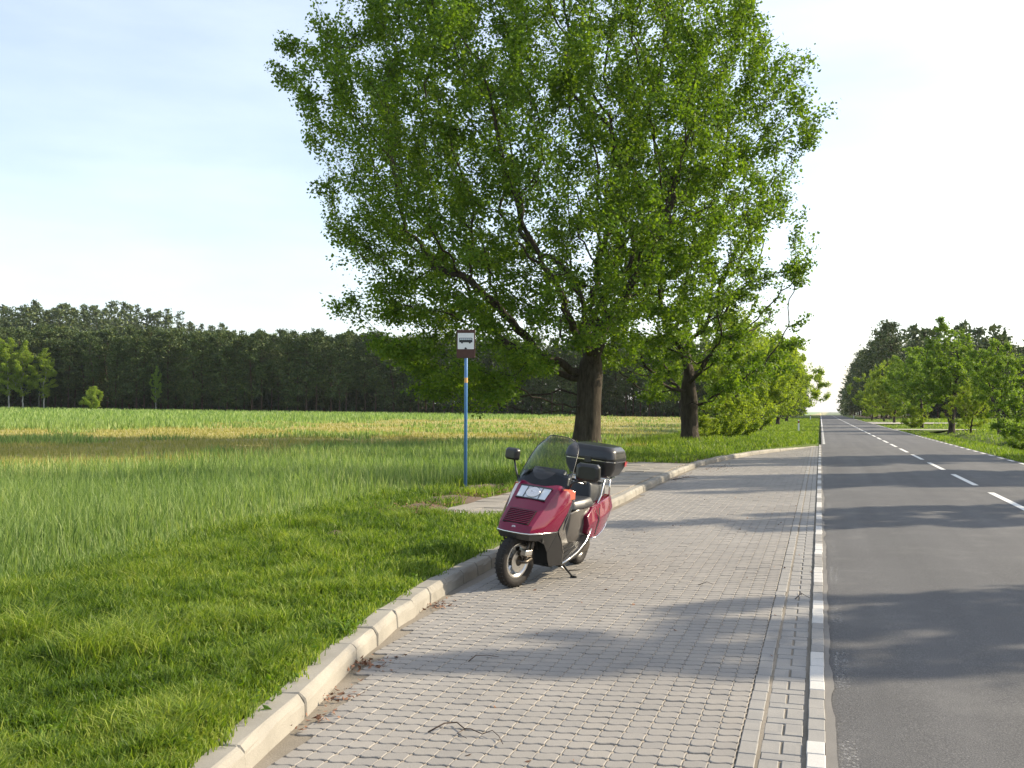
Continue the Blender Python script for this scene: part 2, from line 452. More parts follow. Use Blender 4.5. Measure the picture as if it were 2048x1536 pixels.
def paver_shape(detail=True):
    w, l = PA - 0.0022, PB - 0.0100
    hw, hl, cut, A = w / 2, l / 2, 0.014, 0.009
    if detail:
        out = []
        xs = np.linspace(-hw + cut, hw - cut, 6)
        for x in xs: out.append((x, -hl + A * math.sin(2 * math.pi * x / PA)))
        out.append((hw, -hl + cut * 0.8)); out.append((hw, hl - cut * 0.8))
        for x in xs[::-1]: out.append((x, hl + A * math.sin(2 * math.pi * x / PA)))
        out.append((-hw, hl - cut * 0.8)); out.append((-hw, -hl + cut * 0.8))
    else:
        out = [(-hw, -hl), (hw, -hl), (hw, hl), (-hw, hl)]
    out = np.array(out); n = len(out)
    inn = out * np.array([(hw - 0.004) / hw, (hl - 0.004) / hl])
    V = np.concatenate([np.c_[inn, np.zeros(n)], np.c_[out, np.full(n, -0.0035)], np.c_[out, np.full(n, -0.02)]])
    k = np.arange(n); k1 = (k + 1) % n
    quads = np.concatenate([np.stack([k + n, k1 + n, k1, k], 1), np.stack([k + 2 * n, k1 + 2 * n, k1 + n, k + n], 1)])
    return V, k[None, :], quads

def replicate(shape, C, name, mat, parent, tilt=0.0):
    V, top, quads = shape
    n, m = len(C), len(V)
    VV = V[None] + C[:, None, :]
    if tilt:
        ax = rng.normal(0, tilt, (n, 1)); ay = rng.normal(0, tilt, (n, 1))
        VV[:, :, 2] += V[None, :, 0] * ax + V[None, :, 1] * ay
    off = (np.arange(n) * m)[:, None, None]
    me = np_mesh(name, VV.reshape(-1, 3), [(top[None] + off).reshape(-1, top.shape[1]), (quads[None] + off).reshape(-1, 4)])
    return tag(link(name, me, mat, parent), kind='stuff')

ctr = []
for r in range(int(0.5 / PB), int(KEND / PB)):
    y = (r + 0.5) * PB; kx = kerb_x(y)
    kx = max(kerb_x(y - PB / 2), kerb_x(y + PB / 2)) + 0.035
    ncl = int((X_PAVE - kx) / PA)
    for q in range(ncl): ctr.append((X_PAVE - (q + 0.5) * PA, y))
ctr = np.array(ctr)
ctr = np.c_[ctr, rng.normal(0, 0.0011, len(ctr))]
dep = -math.sin(YAW) * ctr[:, 0] + math.cos(YAW) * ctr[:, 1]
lat = math.cos(YAW) * ctr[:, 0] + math.sin(YAW) * ctr[:, 1]
inview = (dep > 4.6) & (np.abs(lat / dep) < 0.515)
order = np.argsort(np.where(inview, dep, 1e6))
ind = order[:300]
rest = np.setdiff1d(np.arange(len(ctr)), ind)
shape_hi, shape_lo = paver_shape(True), paver_shape(False)
hi_me = np_mesh('paver', shape_hi[0], [shape_hi[1], shape_hi[2]])
for j in ind:
    link('paver', hi_me, M['paver_concrete'], paving, tuple(ctr[j]), (random.gauss(0, 0.008), random.gauss(0, 0.008), 0))
near = rest[(dep[rest] < 15)]; far_ = rest[dep[rest] >= 15]
replicate(shape_hi, ctr[near], 'paver_field', M['paver_concrete'], paving, 0.008)
replicate(shape_lo, ctr[far_], 'far_paver_field', M['paver_concrete'], paving, 0.008)

# pale sand plugs where four pavers meet
concrete('pale_sand', (0.24, 0.20, 0.155), (0.40, 0.345, 0.27), None, 0.3)
pl = ctr[dep < 24]
pl = np.c_[pl[:, 0] + PA / 2, pl[:, 1] - PB / 2, np.full(len(pl), -0.0042)]
hx_, hy_ = 0.0085 * rng.uniform(0.7, 1.25, len(pl)), 0.024 * rng.uniform(0.75, 1.2, len(pl))
zz_ = np.zeros(len(pl))
pv = np.stack([pl + np.stack([-hx_, zz_, zz_], 1), pl + np.stack([zz_, -hy_, zz_], 1), pl + np.stack([hx_, zz_, zz_], 1), pl + np.stack([zz_, hy_, zz_], 1)], 1)
q_ = np.arange(len(pl)) * 4
tag(link('joint_sand_plugs', np_mesh('joint_sand_plugs', pv.reshape(-1, 3), np.stack([q_, q_ + 1, q_ + 2, q_ + 3], 1)), M['pale_sand'], paving), kind='stuff')

def block_mesh(name, w, l, h=0.02, ch=0.004):
    hw, hl = w / 2 - 0.002, l / 2 - 0.003
    out = np.array([(-hw, -hl), (hw, -hl), (hw, hl), (-hw, hl)])
    inn = np.array([(-hw + ch, -hl + ch), (hw - ch, -hl + ch), (hw - ch, hl - ch), (-hw + ch, hl - ch)])
    V = np.concatenate([np.c_[inn, np.zeros(4)], np.c_[out, np.full(4, -ch)], np.c_[out, np.full(4, -h)]])
    k = np.arange(4); k1 = (k + 1) % 4
    return V, k[None, :], np.concatenate([np.stack([k + 4, k1 + 4, k1, k], 1), np.stack([k + 8, k1 + 8, k1 + 4, k + 4], 1)])

def block_row(name, xc, w, l, z, mat, ya, yb, count, phase=0.0, white=False, jit=0.002):
    sh = block_mesh(name, w, l, 0.035); me = np_mesh(name, sh[0], [sh[1], sh[2]]); me.materials.append(mat)
    mw = None
    if white: mw = np_mesh('painted_' + name, sh[0], [sh[1], sh[2]]); mw.materials.append(M['white_block_paint'])
    y = ya + phase; k = 0; C, W = [], []
    while y < yb:
        wh = white and ((y - 4.45) % 1.965) < 0.97
        p = (xc + random.gauss(0, jit), y, z + random.gauss(0, 0.0012))
        if y > 3.2 and k < count:
            link(('painted_' + name) if wh else name, mw if wh else me, None, paving, p, (0, 0, random.gauss(0, 0.006))); k += 1
        elif y > 0.5: (W if wh else C).append(p)
        y += l
    if C: replicate(sh, np.array(C), 'far_' + name + 's', mat, paving)
    if W: replicate(sh, np.array(W), 'far_painted_' + name + 's', M['white_block_paint'], paving)
block_row('inner_block', -0.36, 0.092, 0.192, 0.001, M['block_concrete'], 0, KEND, 100)
block_row('edge_sett', -0.033, 0.092, 0.1965, 0.016, M['block_concrete'], 0.13, KEND + 1.5, 100, 0.0, True, 0.0015)
# gutter: one cross block, then two lengthwise blocks, over and over
gw = 0.195
block_row('gutter_cross_block', -0.2, gw, 0.097, -0.003, M['block_concrete'], 0.0, 0.05, 1)
def gutter():
    shc = block_mesh('c', gw, 0.099, 0.02); shl = block_mesh('l', gw / 2, 0.196, 0.02)
    mc = np_mesh('gutter_cross_block', shc[0], [shc[1], shc[2]]); mc.materials.append(M['block_concrete'])
    ml = np_mesh('gutter_block', shl[0], [shl[1], shl[2]]); ml.materials.append(M['block_concrete'])
    y, k, FC, FL = 0.6, 0, [], []
    while y < KEND:
        yc, yl = y + 0.0495, y + 0.099 + 0.098
        for kind, p in (('c', (-0.2, yc, -0.004)), ('l', (-0.2 - gw / 4 - 0.004, yl, -0.005)), ('l', (-0.2 + gw / 4 + 0.004, yl, -0.003))):
            p = (p[0] + random.gauss(0, 0.001), p[1], p[2] + random.gauss(0, 0.001))
            if y > 3.2 and k < 60: link('gutter_cross_block' if kind == 'c' else 'gutter_block', mc if kind == 'c' else ml, None, paving, p)
            else: (FC if kind == 'c' else FL).append(p)
        if y > 3.2: k += 1
        y += 0.297
    replicate(shc, np.array(FC), 'far_gutter_cross_blocks', M['block_concrete'], paving)
    replicate(shl, np.array(FL), 'far_gutter_blocks', M['block_concrete'], paving)
gutter()
strip_mesh('mortar_border', 0.012, 0.050, 0.0, KEND + 1.5, 0.006, M['mortar'], paving, 420, 0.008)
strip_mesh('sand_line', -0.3165, -0.296, 0.3, KEND, -0.0065, M['joint_sand'], paving, 90)
strip_mesh('sand_line', -0.1045, -0.0785, 0.3, KEND, -0.0085, M['joint_sand'], paving, 90)

# ------------------------------------------------------------------ kerb of single stones
kerb = tag(empty('kerb'), 'weathered concrete kerb of chamfered stones curving along the bus bay', 'kerb')
def kerb_mesh(L, var_):
    g = 0.014
    w = KERB_W; ch = 0.035; h = KERB_H
    prof = [(0.0, -0.06), (-0.006, h - ch - 0.02), (-0.012, h - ch), (-0.030, h - 0.010), (-0.044, h), (-w + 0.006, h), (-w, h - 0.006), (-w, -0.06)]
    V, F = [], []
    ysn = [0.0, 0.008, L * 0.25, L * 0.5, L * 0.75, L - g - 0.008, L - g]
    for q, y in enumerate(ysn):
        sh = 0.007 if q in (0, len(ysn) - 1) else 0.0
        for x, z in prof:
            V.append((x - sh * (x > -0.07) + (random.gauss(0, 0.0022) if sh == 0 else 0), y, z - sh * (z > 0.05) + (random.gauss(0, 0.0015) if z > 0 else 0)))
    n = len(prof)
    for q in range(len(ysn) - 1):
        for k in range(n): F.append((q * n + k, q * n + (k + 1) % n, (q + 1) * n + (k + 1) % n, (q + 1) * n + k))
    F.append(tuple(range(n - 1, -1, -1))); F.append(tuple((len(ysn) - 1) * n + k for k in range(n)))
    me = bpy.data.meshes.new('kerb_stone'); me.from_pydata(V, [], F)
    bm = bmesh.new(); bm.from_mesh(me); bmesh.ops.recalc_face_normals(bm, faces=bm.faces); bm.to_mesh(me); bm.free()
    me.materials.append(M['kerb_concrete']); return me
joints = [-4.0, -3.0, -2.0, -1.0, 0.0, 1.0, 2.1, 3.1] + [p[1] for p in _kp]
while joints[-1] < KEND - 0.4:
    joints.append(joints[-1] + (0.5 if joints[-1] < 10.6 else 1.0))
cache = {}
for ja, jb in zip(joints[:-1], joints[1:]):
    xa, xb = kerb_x(ja), kerb_x(jb); L = math.hypot(xb - xa, jb - ja)
    key = (round(L, 2), random.randrange(3))
    if key not in cache: cache[key] = kerb_mesh(key[0], key[1])
    drop = -0.105 * float(ramp01(jb, KEND - 9, KEND - 0.3))
    o = link('kerb_stone', cache[key], None, kerb, (xa + random.gauss(0, 0.004), ja, drop + random.gauss(0, 0.004)),
             (0, random.gauss(0, 0.012), math.atan2(-(xb - xa), jb - ja) + random.gauss(0, 0.005)))

# concrete slabs of the waiting platform behind the kerb
slabs = tag(empty('waiting_platform'), kind='structure')
PLAT_Y0, PLAT_Y1 = on_ground(985, 1030, 0.13)[1], on_ground(1350, 926, 0.13)[1]
sme = []
for q in range(3):
    v, f = box_data(-0.242, 0.242, -0.242, 0.242, -0.05, 0.0)
    me = bpy.data.meshes.new('slab'); me.from_pydata(v, [], f); me.materials.append(M['slab_concrete']); sme.append(me)
y = PLAT_Y0
PLAT_W = 4
while y < PLAT_Y1:
    x = kerb_x(y + 0.25) - KERB_W - 0.25
    x = min(x, kerb_x(y) - KERB_W - 0.25, kerb_x(y + 0.5) - KERB_W - 0.25)
    for q in range(PLAT_W):
        if True:
            link('slab', random.choice(sme), None, slabs, (x - 0.5 * q, y + 0.25, 0.135 + random.gauss(0, 0.004)), (random.gauss(0, 0.008), random.gauss(0, 0.008), random.gauss(0, 0.006)))
    y += 0.5
def on_platform(x, y):
    kx = np.interp(y, KY, KX)
    return (y > PLAT_Y0 - 0.1) & (y < PLAT_Y1 + 0.05) & (x > kx - KERB_W - 0.52 * PLAT_W)
# ------------------------------------------------------------------ vegetation materials
def bark(name, c0, c1, scale=9.0):
    t = NT(name)
    mpb = t.n('Mapping'); mpb.inputs['Scale'].default_value = (scale, scale, scale * 0.22)
    t.l(t.pos(), mpb.inputs['Vector']); f = t.noise(1.0, 6.0, 0.65, mpb.outputs[0])
    M[name] = t.done(t.bsdf(t.mix(t.ramp(f, [(0.3, 0.0), (0.7, 1.0)]), c0, c1), 0.9, 0, t.bump(f, 0.9, 0.05), 0.15))
SOIL = [(672, 1074, 0.22, 0.2), (965, 978, 0.55, 1.1), (905, 1000, 0.6, 0.8), (840, 1018, 0.55, 0.55)]
def on_soil(x, y):
    m = np.zeros(len(x), bool)
    for px, py, rx, ry in SOIL:
        c = on_ground(px, py, 0.12); m |= ((x - c[0]) / (rx * 0.9)) ** 2 + ((y - c[1]) / (ry * 0.9)) ** 2 < 1
    return m
bark('linden_bark', (0.022, 0.018, 0.014), (0.085, 0.07, 0.054))
bark('pine_bark', (0.028, 0.020, 0.016), (0.085, 0.055, 0.038), 5.0)
bark('birch_bark', (0.10, 0.09, 0.08), (0.52, 0.50, 0.46), 7.0)
foliage('linden_leaf', [(0.0, (0.032, 0.080, 0.010)), (0.5, (0.115, 0.21, 0.022)), (1.0, (0.24, 0.34, 0.038))], 0.48)
foliage('young_leaf', [(0.0, (0.13, 0.20, 0.028)), (0.5, (0.23, 0.32, 0.045)), (1.0, (0.33, 0.41, 0.075))], 0.5)
foliage('mid_leaf', [(0.0, (0.08, 0.15, 0.026)), (0.5, (0.16, 0.26, 0.04)), (1.0, (0.25, 0.36, 0.065))], 0.5)
foliage('pine_needle', [(0.0, (0.016, 0.036, 0.012)), (0.5, (0.055, 0.088, 0.024)), (0.85, (0.125, 0.15, 0.038)), (1.0, (0.17, 0.165, 0.055))], 0.15, 0.6, 0.06, (1, 1, 0.6))
foliage('dark_leaf', [(0.0, (0.025, 0.05, 0.018)), (0.5, (0.04, 0.075, 0.022)), (1.0, (0.06, 0.10, 0.03))], 0.25)

# ------------------------------------------------------------------ trees grown by space colonisation
def grow(attr, trunk, step, infl, kill, g, maxit=160):
    """attr (N,3) attraction points, trunk: list of start nodes; returns nodes, parent"""
    cap = 30000
    P = np.zeros((cap, 3)); par = np.full(cap, -1, int); n = 0
    for i, p in enumerate(trunk):
        P[n] = p; par[n] = n - 1; n += 1
    alive = np.ones(len(attr), bool)
    best = np.full(len(attr), 1e9); bi = np.zeros(len(attr), int)
    fresh = np.arange(n)
    for it in range(maxit):
        if len(fresh):
            for ch in np.array_split(fresh, max(1, len(fresh) // 400)):
                d = np.linalg.norm(attr[:, None, :] - P[None, ch, :], axis=2)
                k = d.argmin(1); dm = d[np.arange(len(attr)), k]; m = dm < best
                best[m] = dm[m]; bi[m] = ch[k[m]]
        alive &= best > kill
        act = alive & (best < infl)
        if not act.any(): break
        src = bi[act]; dirs = attr[act] - P[src]; dirs /= np.linalg.norm(dirs, axis=1, keepdims=True) + 1e-9
        u, inv = np.unique(src, return_inverse=True)
        acc = np.zeros((len(u), 3)); np.add.at(acc, inv, dirs)
        acc /= np.linalg.norm(acc, axis=1, keepdims=True) + 1e-9
        acc += g.normal(0, 0.24, acc.shape); acc /= np.linalg.norm(acc, axis=1, keepdims=True) + 1e-9
        new = P[u] + acc * step
        if n + len(new) > cap: break
        P[n:n + len(new)] = new; par[n:n + len(new)] = u
        fresh = np.arange(n, n + len(new)); n += len(new)
    return P[:n], par[:n]

def branch_mesh(P, par, tip, expo, r_root, flare=0.0):
    n = len(P); kids = [[] for _ in range(n)]
    for i in range(1, n): kids[par[i]].append(i)
    r = np.zeros(n)
    for i in range(n - 1, -1, -1):
        r[i] = (sum(r[k] ** expo for k in kids[i])) ** (1 / expo) if kids[i] else tip
    s = r_root / r[0]
    r = np.maximum(tip, r * np.where(r > r[0] * 0.12, 1 + (s - 1) * np.clip((r / r[0] - 0.12) / 0.88, 0, 1) ** 0.5, 1.0))
    V, F = [], []; nv = 0
    stack = [(0, None)]
    while stack:
        i, pre = stack.pop()
        chain = [i] if pre is None else [pre, i]
        cur = i
        while kids[cur]:
            ks = sorted(kids[cur], key=lambda k: -r[k])
            for k in ks[1:]: stack.append((k, cur))
            cur = ks[0]; chain.append(cur)
        if len(chain) < 2: continue
        rad = [r[c] for c in chain]
        if pre is not None: rad[0] = min(rad[0], rad[1] * 1.15)
        R0 = max(rad); sides = 10 if R0 > 0.25 else (6 if R0 > 0.06 else (4 if R0 > 0.02 else 3))
        rr = list(rad)
        if pre is None and flare:
            for q in range(len(chain)):
                h = P[chain[q]][2] - P[0][2]; rr[q] = rad[q] * (1 + flare * math.exp(-h / 0.45))
        v, f = tube_data([P[c] for c in chain], rr, sides, False)
        v = np.array(v)
        if R0 > 0.25:
            v[:, :2] += 0.035 * np.sin(v[:, [1, 0]] * 7 + v[:, [2]] * 1.7)
        V.append(v); F.append(np.array(f) + nv); nv += len(v)
    return np.concatenate(V), np.concatenate(F), r, kids

def leaf_mesh(name, C, size, g, up=0.45, droop=0.3, asp=0.8, fold=0.25, vbase=None):
    """one folded diamond per leaf"""
    n = len(C)
    nrm = g.normal(0, 1, (n, 3)); nrm[:, 2] = np.abs(nrm[:, 2]) * 0.6 + up; nrm /= np.linalg.norm(nrm, axis=1, keepdims=True)
    a = g.normal(0, 1, (n, 3)); a[:, 2] -= droop; a -= nrm * (a * nrm).sum(1, keepdims=True); a /= np.linalg.norm(a, axis=1, keepdims=True)
    b = np.cross(nrm, a)
    s = (size * g.uniform(0.5, 1.35, n))[:, None]
    v = np.stack([C - a * s * 0.5, C + b * s * 0.5 * asp - nrm * s * fold * 0.5, C + a * s * 0.55, C - b * s * 0.5 * asp - nrm * s * fold * 0.5], 1)
    var = g.uniform(0, 1, n) * 0.75 + (0.25 * g.uniform(0, 1, n) if vbase is None else vbase * 0.4 - 0.1)
    i = np.arange(n) * 4
    tri = np.concatenate([np.stack([i, i + 1, i + 2], 1), np.stack([i, i + 2, i + 3], 1)])
    return np_mesh(name, v.reshape(-1, 3), tri, False, np.repeat(np.clip(var, 0, 1), 4))

def tree_meshes(seed, envelope, n_attr, trunk_h, r_root, n_leaf, leaf, step=0.45, infl=4.0, kill=0.85, tip=0.008, expo=2.3,
                twig=0.022, spread=0.34, flare=0.5, lean=(0, 0), trunk_path=None, up=0.45, hang=0.12, bend=0.0, clump=1.0):
    g = np.random.default_rng(seed)
    A = envelope(n_attr, g)
    if trunk_path is None:
        k = max(3, int(trunk_h / step))
        trunk_path = [(lean[0] * (q / k) ** 1.5 + g.normal(0, 0.02), lean[1] * (q / k) ** 1.5 + g.normal(0, 0.02), trunk_h * q / k - (0.25 if q == 0 else 0)) for q in range(k + 1)]
    P, par = grow(A, trunk_path, step, infl, kill, g)
    if bend:                                   # crooked limbs whose ends hang
        up_ = np.clip((P[:, 2] - trunk_h) / 2.0, 0, 1); rh = np.hypot(P[:, 0], P[:, 1])
        P = P + bend * up_[:, None] * np.stack([np.sin(P[:, 2] * 0.9 + P[:, 1] * 0.7), np.sin(P[:, 2] * 0.8 + P[:, 0] * 0.9 + 1), 0.8 * np.sin(P[:, 0] * 0.8 + P[:, 1] * 0.5) - 0.018 * rh ** 2 * (P[:, 2] < 12)], 1)
    V, F, r, kids = branch_mesh(P, par, tip, expo, r_root, flare)
    wood = np_mesh('branches', V, F, True)
    tw = np.where((r < twig) & (P[:, 2] > trunk_h * 0.5))[0]
    tw = tw[tw > len(trunk_path)]
    Q = P[tw]; lay = np.sin(Q[:, 0] * 1.9 / clump + 1.3 * np.sin(Q[:, 1] * 1.1 / clump)) * np.sin(Q[:, 1] * 1.7 / clump + seed) + 0.9 * np.sin(Q[:, 2] * 3.1 / clump + 1.5 * np.sin(Q[:, 0] * 0.9 / clump + Q[:, 1] * 0.8 / clump))
    w = np.clip(0.45 + 0.38 * lay, 0.12, 1.0); w = w / w.sum()
    pick = g.choice(tw, n_leaf, p=w)
    f = g.uniform(0, 1, (n_leaf, 1)); base = P[pick] * (1 - f) + P[par[pick]] * f
    off = g.normal(0, 1, (n_leaf, 3)); off /= np.linalg.norm(off, axis=1, keepdims=True)
    off *= spread * g.uniform(0, 1, (n_leaf, 1)) ** 0.6; off[:, 2] = off[:, 2] * 0.75 - hang * g.uniform(0, 1, n_leaf)
    tone = np.clip(0.5 + 0.3 * np.sin(P[:, 0] * 1.1 + P[:, 2] * 0.8) * np.sin(P[:, 1] * 1.2 + 2) + g.normal(0, 0.2, len(P)), 0, 1)
    leaves = leaf_mesh('leaves', base + off, leaf, g, up=up, vbase=tone[pick])
    return wood, leaves

def profile_env(prof, top_bias=0.0, inner=0.25, jitter=0.12, center=(0, 0), squash=1.0, lobes=5, lob=0.16, tiers=0):
    """attraction points in a body of revolution: prof = [(z, radius), ...]"""
    zs = np.array([p[0] for p in prof]); rs = np.array([p[1] for p in prof])
    def f(n, g):
        out = []
        ph = g.uniform(0, 6.28, (lobes, 2))
        while len(out) < n:
            z = g.uniform(zs[0], zs[-1], 4000); R0 = np.interp(z, zs, rs)
            keep = g.uniform(0, 1, 4000) < (R0 / rs.max()) ** 1.4
            z, R0 = z[keep], R0[keep]; a = g.uniform(0, 6.28, len(z))
            mod = 1 + lob * sum(np.sin((q + 2) * a + ph[q, 0] + z * (0.5 + 0.25 * q)) for q in range(lobes)) / 1.6
            rad = R0 * mod * g.uniform(inner ** 2, 1, len(z)) ** 0.5 * (1 + g.normal(0, jitter, len(z)) * 0.5)
            out += list(np.stack([center[0] + rad * np.cos(a), center[1] + rad * np.sin(a) * squash, z], 1))
        return np.array(out[:n])
    return f

def place_tree(name, me, loc, rz, s, mats, label, cat='tree', group=None, crown_name='crown'):
    o = empty(name, loc, (0, 0, rz))
    o.scale = s if hasattr(s, '__len__') else (s, s, s)
    for nm, m, mt in (('trunk', me[0], mats[0]), (crown_name, me[1], mats[1])):
        if len(m.materials) == 0: m.materials.append(mt)
        c = link(nm, m, None, o); c.material_slots[0].link = 'OBJECT'; c.material_slots[0].material = mt
    return tag(o, label, cat, group)

def gz(x, y): return float(terrain(np.array(x), np.array(y)))

# --- the old linden behind the scooter
LD = 43.0
lx, ly = at_depth(1172, LD); sc_ = LD / FPX
prof = [(1.5, 3.2), (2.6, 5.0), (4.6, 6.6), (6.5, 7.6), (8.6, 8.9), (11.5, 10.2), (14, 11.3), (16.5, 10.4), (19.5, 8.3), (22.5, 6.2), (25, 2.6)]
off_c = -1.2
def linden_env(n, g):
    p = profile_env(prof, inner=0.34, lob=0.07, lobes=6, squash=0.9, jitter=0.06)(n, g)
    oc = np.interp(p[:, 2], [2, 4.6, 6.5, 9, 14, 20], [-2.9, -2.7, -2.3, -1.9, -1.6, -1.7])
    la = p[:, 0] * math.cos(YAW) + p[:, 1] * math.sin(YAW) + oc
    lift = 4.6 - 0.55 * np.abs(la - 0.2) ** 1.2          # trunk stays free of hanging twigs
    kp = p[:, 2] > lift; p, oc = p[kp], oc[kp]
    p[:, 0] += oc * math.cos(YAW); p[:, 1] += oc * math.sin(YAW)
    return p
tp = [(0.03 * q, 0.02 * math.sin(q), 0.45 * q - (0.3 if q == 0 else 0)) for q in range(9)]
linden = tree_meshes(5, linden_env, 6500, 3.6, 0.56, 285000, 0.138, step=0.45, infl=6.0, kill=0.62, tip=0.008, expo=2.3, twig=0.024, spread=0.52, flare=0.30, trunk_path=tp, hang=0.40, bend=0.45, clump=1.35)
place_tree('linden_tree', linden, (lx, ly, gz(lx, ly)), 0, 1.0, (M['linden_bark'], M['linden_leaf']), 'huge old linden with thick dark trunk and spreading crown behind the scooter', 'tree')

# --- second linden to its right
tx, ty = at_depth(1378, 51.0)
lin2 = tree_meshes(23, profile_env([(1.8, 3.0), (4, 5.4), (7, 5.8), (10, 5.2), (13, 3.6), (15.5, 1.0)], inner=0.2, lob=0.2), 1100, 3.0, 0.42, 46000, 0.15, step=0.45, kill=0.7, tip=0.009, spread=0.42, flare=0.5)
place_tree('linden_tree', lin2, (tx, ty, gz(tx, ty)), 0.4, 1.0, (M['linden_bark'], M['linden_leaf']), 'smaller linden with ivy-dark trunk right of the huge linden', 'tree')

# --- kinds that are copied: broad roadside tree, slender roadside tree, bush, sapling
broad = tree_meshes(41, profile_env([(1.6, 1.6), (3.2, 3.4), (5.5, 3.9), (8, 3.0), (10.2, 1.5), (11.6, 0.4)], inner=0.15, lob=0.25), 520, 1.7, 0.2, 20000, 0.17, step=0.4, kill=0.6, infl=3.5, spread=0.42)
slender = tree_meshes(52, profile_env([(2.0, 1.4), (4, 2.6), (8, 3.0), (12, 2.5), (15, 1.5), (17.5, 0.4)], inner=0.1, lob=0.25), 800, 2.4, 0.2, 30000, 0.24, step=0.45, kill=0.7, infl=4.0, spread=0.46)
twin = tree_meshes(67, lambda n, g: np.concatenate([profile_env([(3.2, 1.3), (4.6, 3.0), (6.8, 2.9), (9, 1.5), (12.0, 0.5)], inner=0.1, center=(-0.7, 0))(n // 2, g),
                   profile_env([(3.0, 1.3), (4.6, 3.1), (6.4, 2.8), (8, 1.4), (11.0, 0.4)], inner=0.1, center=(1.1, 0.3))(n - n // 2, g)]), 900, 2.9, 0.27, 26000, 0.17, step=0.38, kill=0.5, infl=3.5, spread=0.4)
standard = tree_meshes(44, profile_env([(2.7, 1.5), (4, 3.1), (6, 3.4), (8, 2.5), (9.6, 0.5)], inner=0.15, lob=0.25), 600, 2.7, 0.17, 20000, 0.17, step=0.38, kill=0.5, infl=3.5, spread=0.40)
bush = tree_meshes(71, profile_env([(0.15, 0.6), (0.8, 1.35), (1.8, 1.5), (2.6, 1.1), (3.3, 0.3)], inner=0.1, lob=0.3), 260, 0.35, 0.05, 7000, 0.13, step=0.22, kill=0.32, infl=2.0, spread=0.26, tip=0.005, twig=0.03, flare=0)
willow = tree_meshes(83, profile_env([(0.6, 1.6), (2.2, 3.0), (4.5, 3.3), (6.5, 2.4), (8.2, 0.8)], inner=0.1, lob=0.3), 480, 0.9, 0.16, 19000, 0.17, step=0.36, kill=0.55, infl=3.0, spread=0.40)
birch = tree_meshes(91, profile_env([(2.6, 0.6), (5, 1.7), (9, 2.1), (13, 1.4), (16, 0.3)], inner=0.05, lob=0.25), 320, 3.0, 0.12, 9000, 0.24, step=0.5, kill=0.75, infl=4.0, spread=0.5)

LB, MB_ = M['linden_bark'], M['birch_bark']
def copy_kind(kind, name, px, depth, h, mats, label, rz=0.0, group=None, cat='tree', base_h=1.0, wide=1.0, xy=None, sink=0.0):
    x, y = xy if xy else at_depth(px, depth)
    s = h / base_h
    return place_tree(name, kind, (x, y, gz(x, y) - sink), rz, (s * wide, s * wide, s), mats, label, cat, group)

# left avenue beyond the second linden
yl, ml = (LB, M['young_leaf']), (LB, M['mid_leaf'])
copy_kind(bush, 'roadside_bush', 1448, 57, 3.0, yl, 'low yellow-green bush beside the smaller linden trunk', 0.3, None, 'bush', 3.4, 1.0)
copy_kind(bush, 'roadside_bush', 1408, 54, 1.5, yl, 'small weedy shrub at the foot of the smaller linden', 1.3, None, 'bush', 3.4, 1.3)
copy_kind(bush, 'roadside_bush', 1494, 62, 3.0, yl, 'second yellow-green bush along the left verge, above the dark ditch mouth', 2.0, None, 'bush', 3.4, 1.15)
copy_kind(willow, 'young_tree', 1462, 66, 9.2, yl, 'thin-stemmed bushy young tree behind the low verge bushes', 1.0, None, 'tree', 8.4, 0.85)
copy_kind(willow, 'young_tree', 1520, 80, 8.6, yl, 'round yellow-green tree in the left roadside row, nearer one', 2.2, None, 'tree', 8.4, 1.1)
copy_kind(broad, 'young_tree', 1512, 98, 11.2, yl, 'taller yellow-green tree behind the round one in the left roadside row', 0.2, None, 'tree', 11.8, 1.1)
copy_kind(willow, 'young_tree', 1556, 112, 11.2, yl, 'wide yellow-green tree ending the bright part of the left roadside row', 3.0, None, 'tree', 8.4, 0.95)
copy_kind(willow, 'young_tree', 1573, 140, 11.5, yl, 'yellow-green tree peeping out right of the wide roadside tree', 4.0, None, 'tree', 8.4, 0.85)
for q in range(13):
    y = 165 + q * 17.0; x = -8.6 + random.gauss(0, 0.4)
    copy_kind(broad if q % 2 else willow, 'avenue_tree', 0, 0, 13.0 + random.uniform(-1, 1.5), (LB, M['mid_leaf'] if q % 3 else M['dark_leaf']), 'green tree far down the left side of the road', random.uniform(0, 6), 'far trees along the left road side', 'tree', 10.0, 0.85, (x, y))

# right verge and field
copy_kind(twin, 'roadside_tree', 1902, 80.5, 9.6, ml, 'tall twin-topped green tree with straight dark trunk right of the road', 0.3, None, 'tree', 12.0, 1.15)
copy_kind(standard, 'roadside_tree', 1997, 71, 6.9, ml, 'round green tree with slim dark trunk near the right picture border', 1.7, None, 'tree', 9.6, 0.85)
copy_kind(willow, 'roadside_tree', 1941, 75, 4.4, yl, 'small multi-stemmed light green tree between two taller right-hand trees', 0.5, None, 'tree', 8.4, 0.8)
copy_kind(bush, 'roadside_bush', 2034, 57, 3.2, ml, 'loose leafy bush at the right picture border by the ditch', 0.5, None, 'bush', 3.4, 0.9)
copy_kind(bush, 'roadside_bush', 2042, 50, 1.5, ml, 'low weeds in front of the loose bush at the right border', 2.5, None, 'bush', 3.4, 1.5)
copy_kind(standard, 'roadside_tree', 1843, 97, 8.0, ml, 'drooping green tree left of the twin-topped one on the right', 2.6, None, 'tree', 9.6, 1.0)
copy_kind(bush, 'roadside_bush', 1824, 96, 2.4, yl, 'yellowish bush under the drooping tree on the right verge', 0.9, None, 'bush', 3.4, 1.2)
copy_kind(slender, 'pale_tree', 1788, 132, 9.2, yl, 'tall pale yellow-green tree beside the gravel side road', 0.4, None, 'tree', 17.6, 1.5)
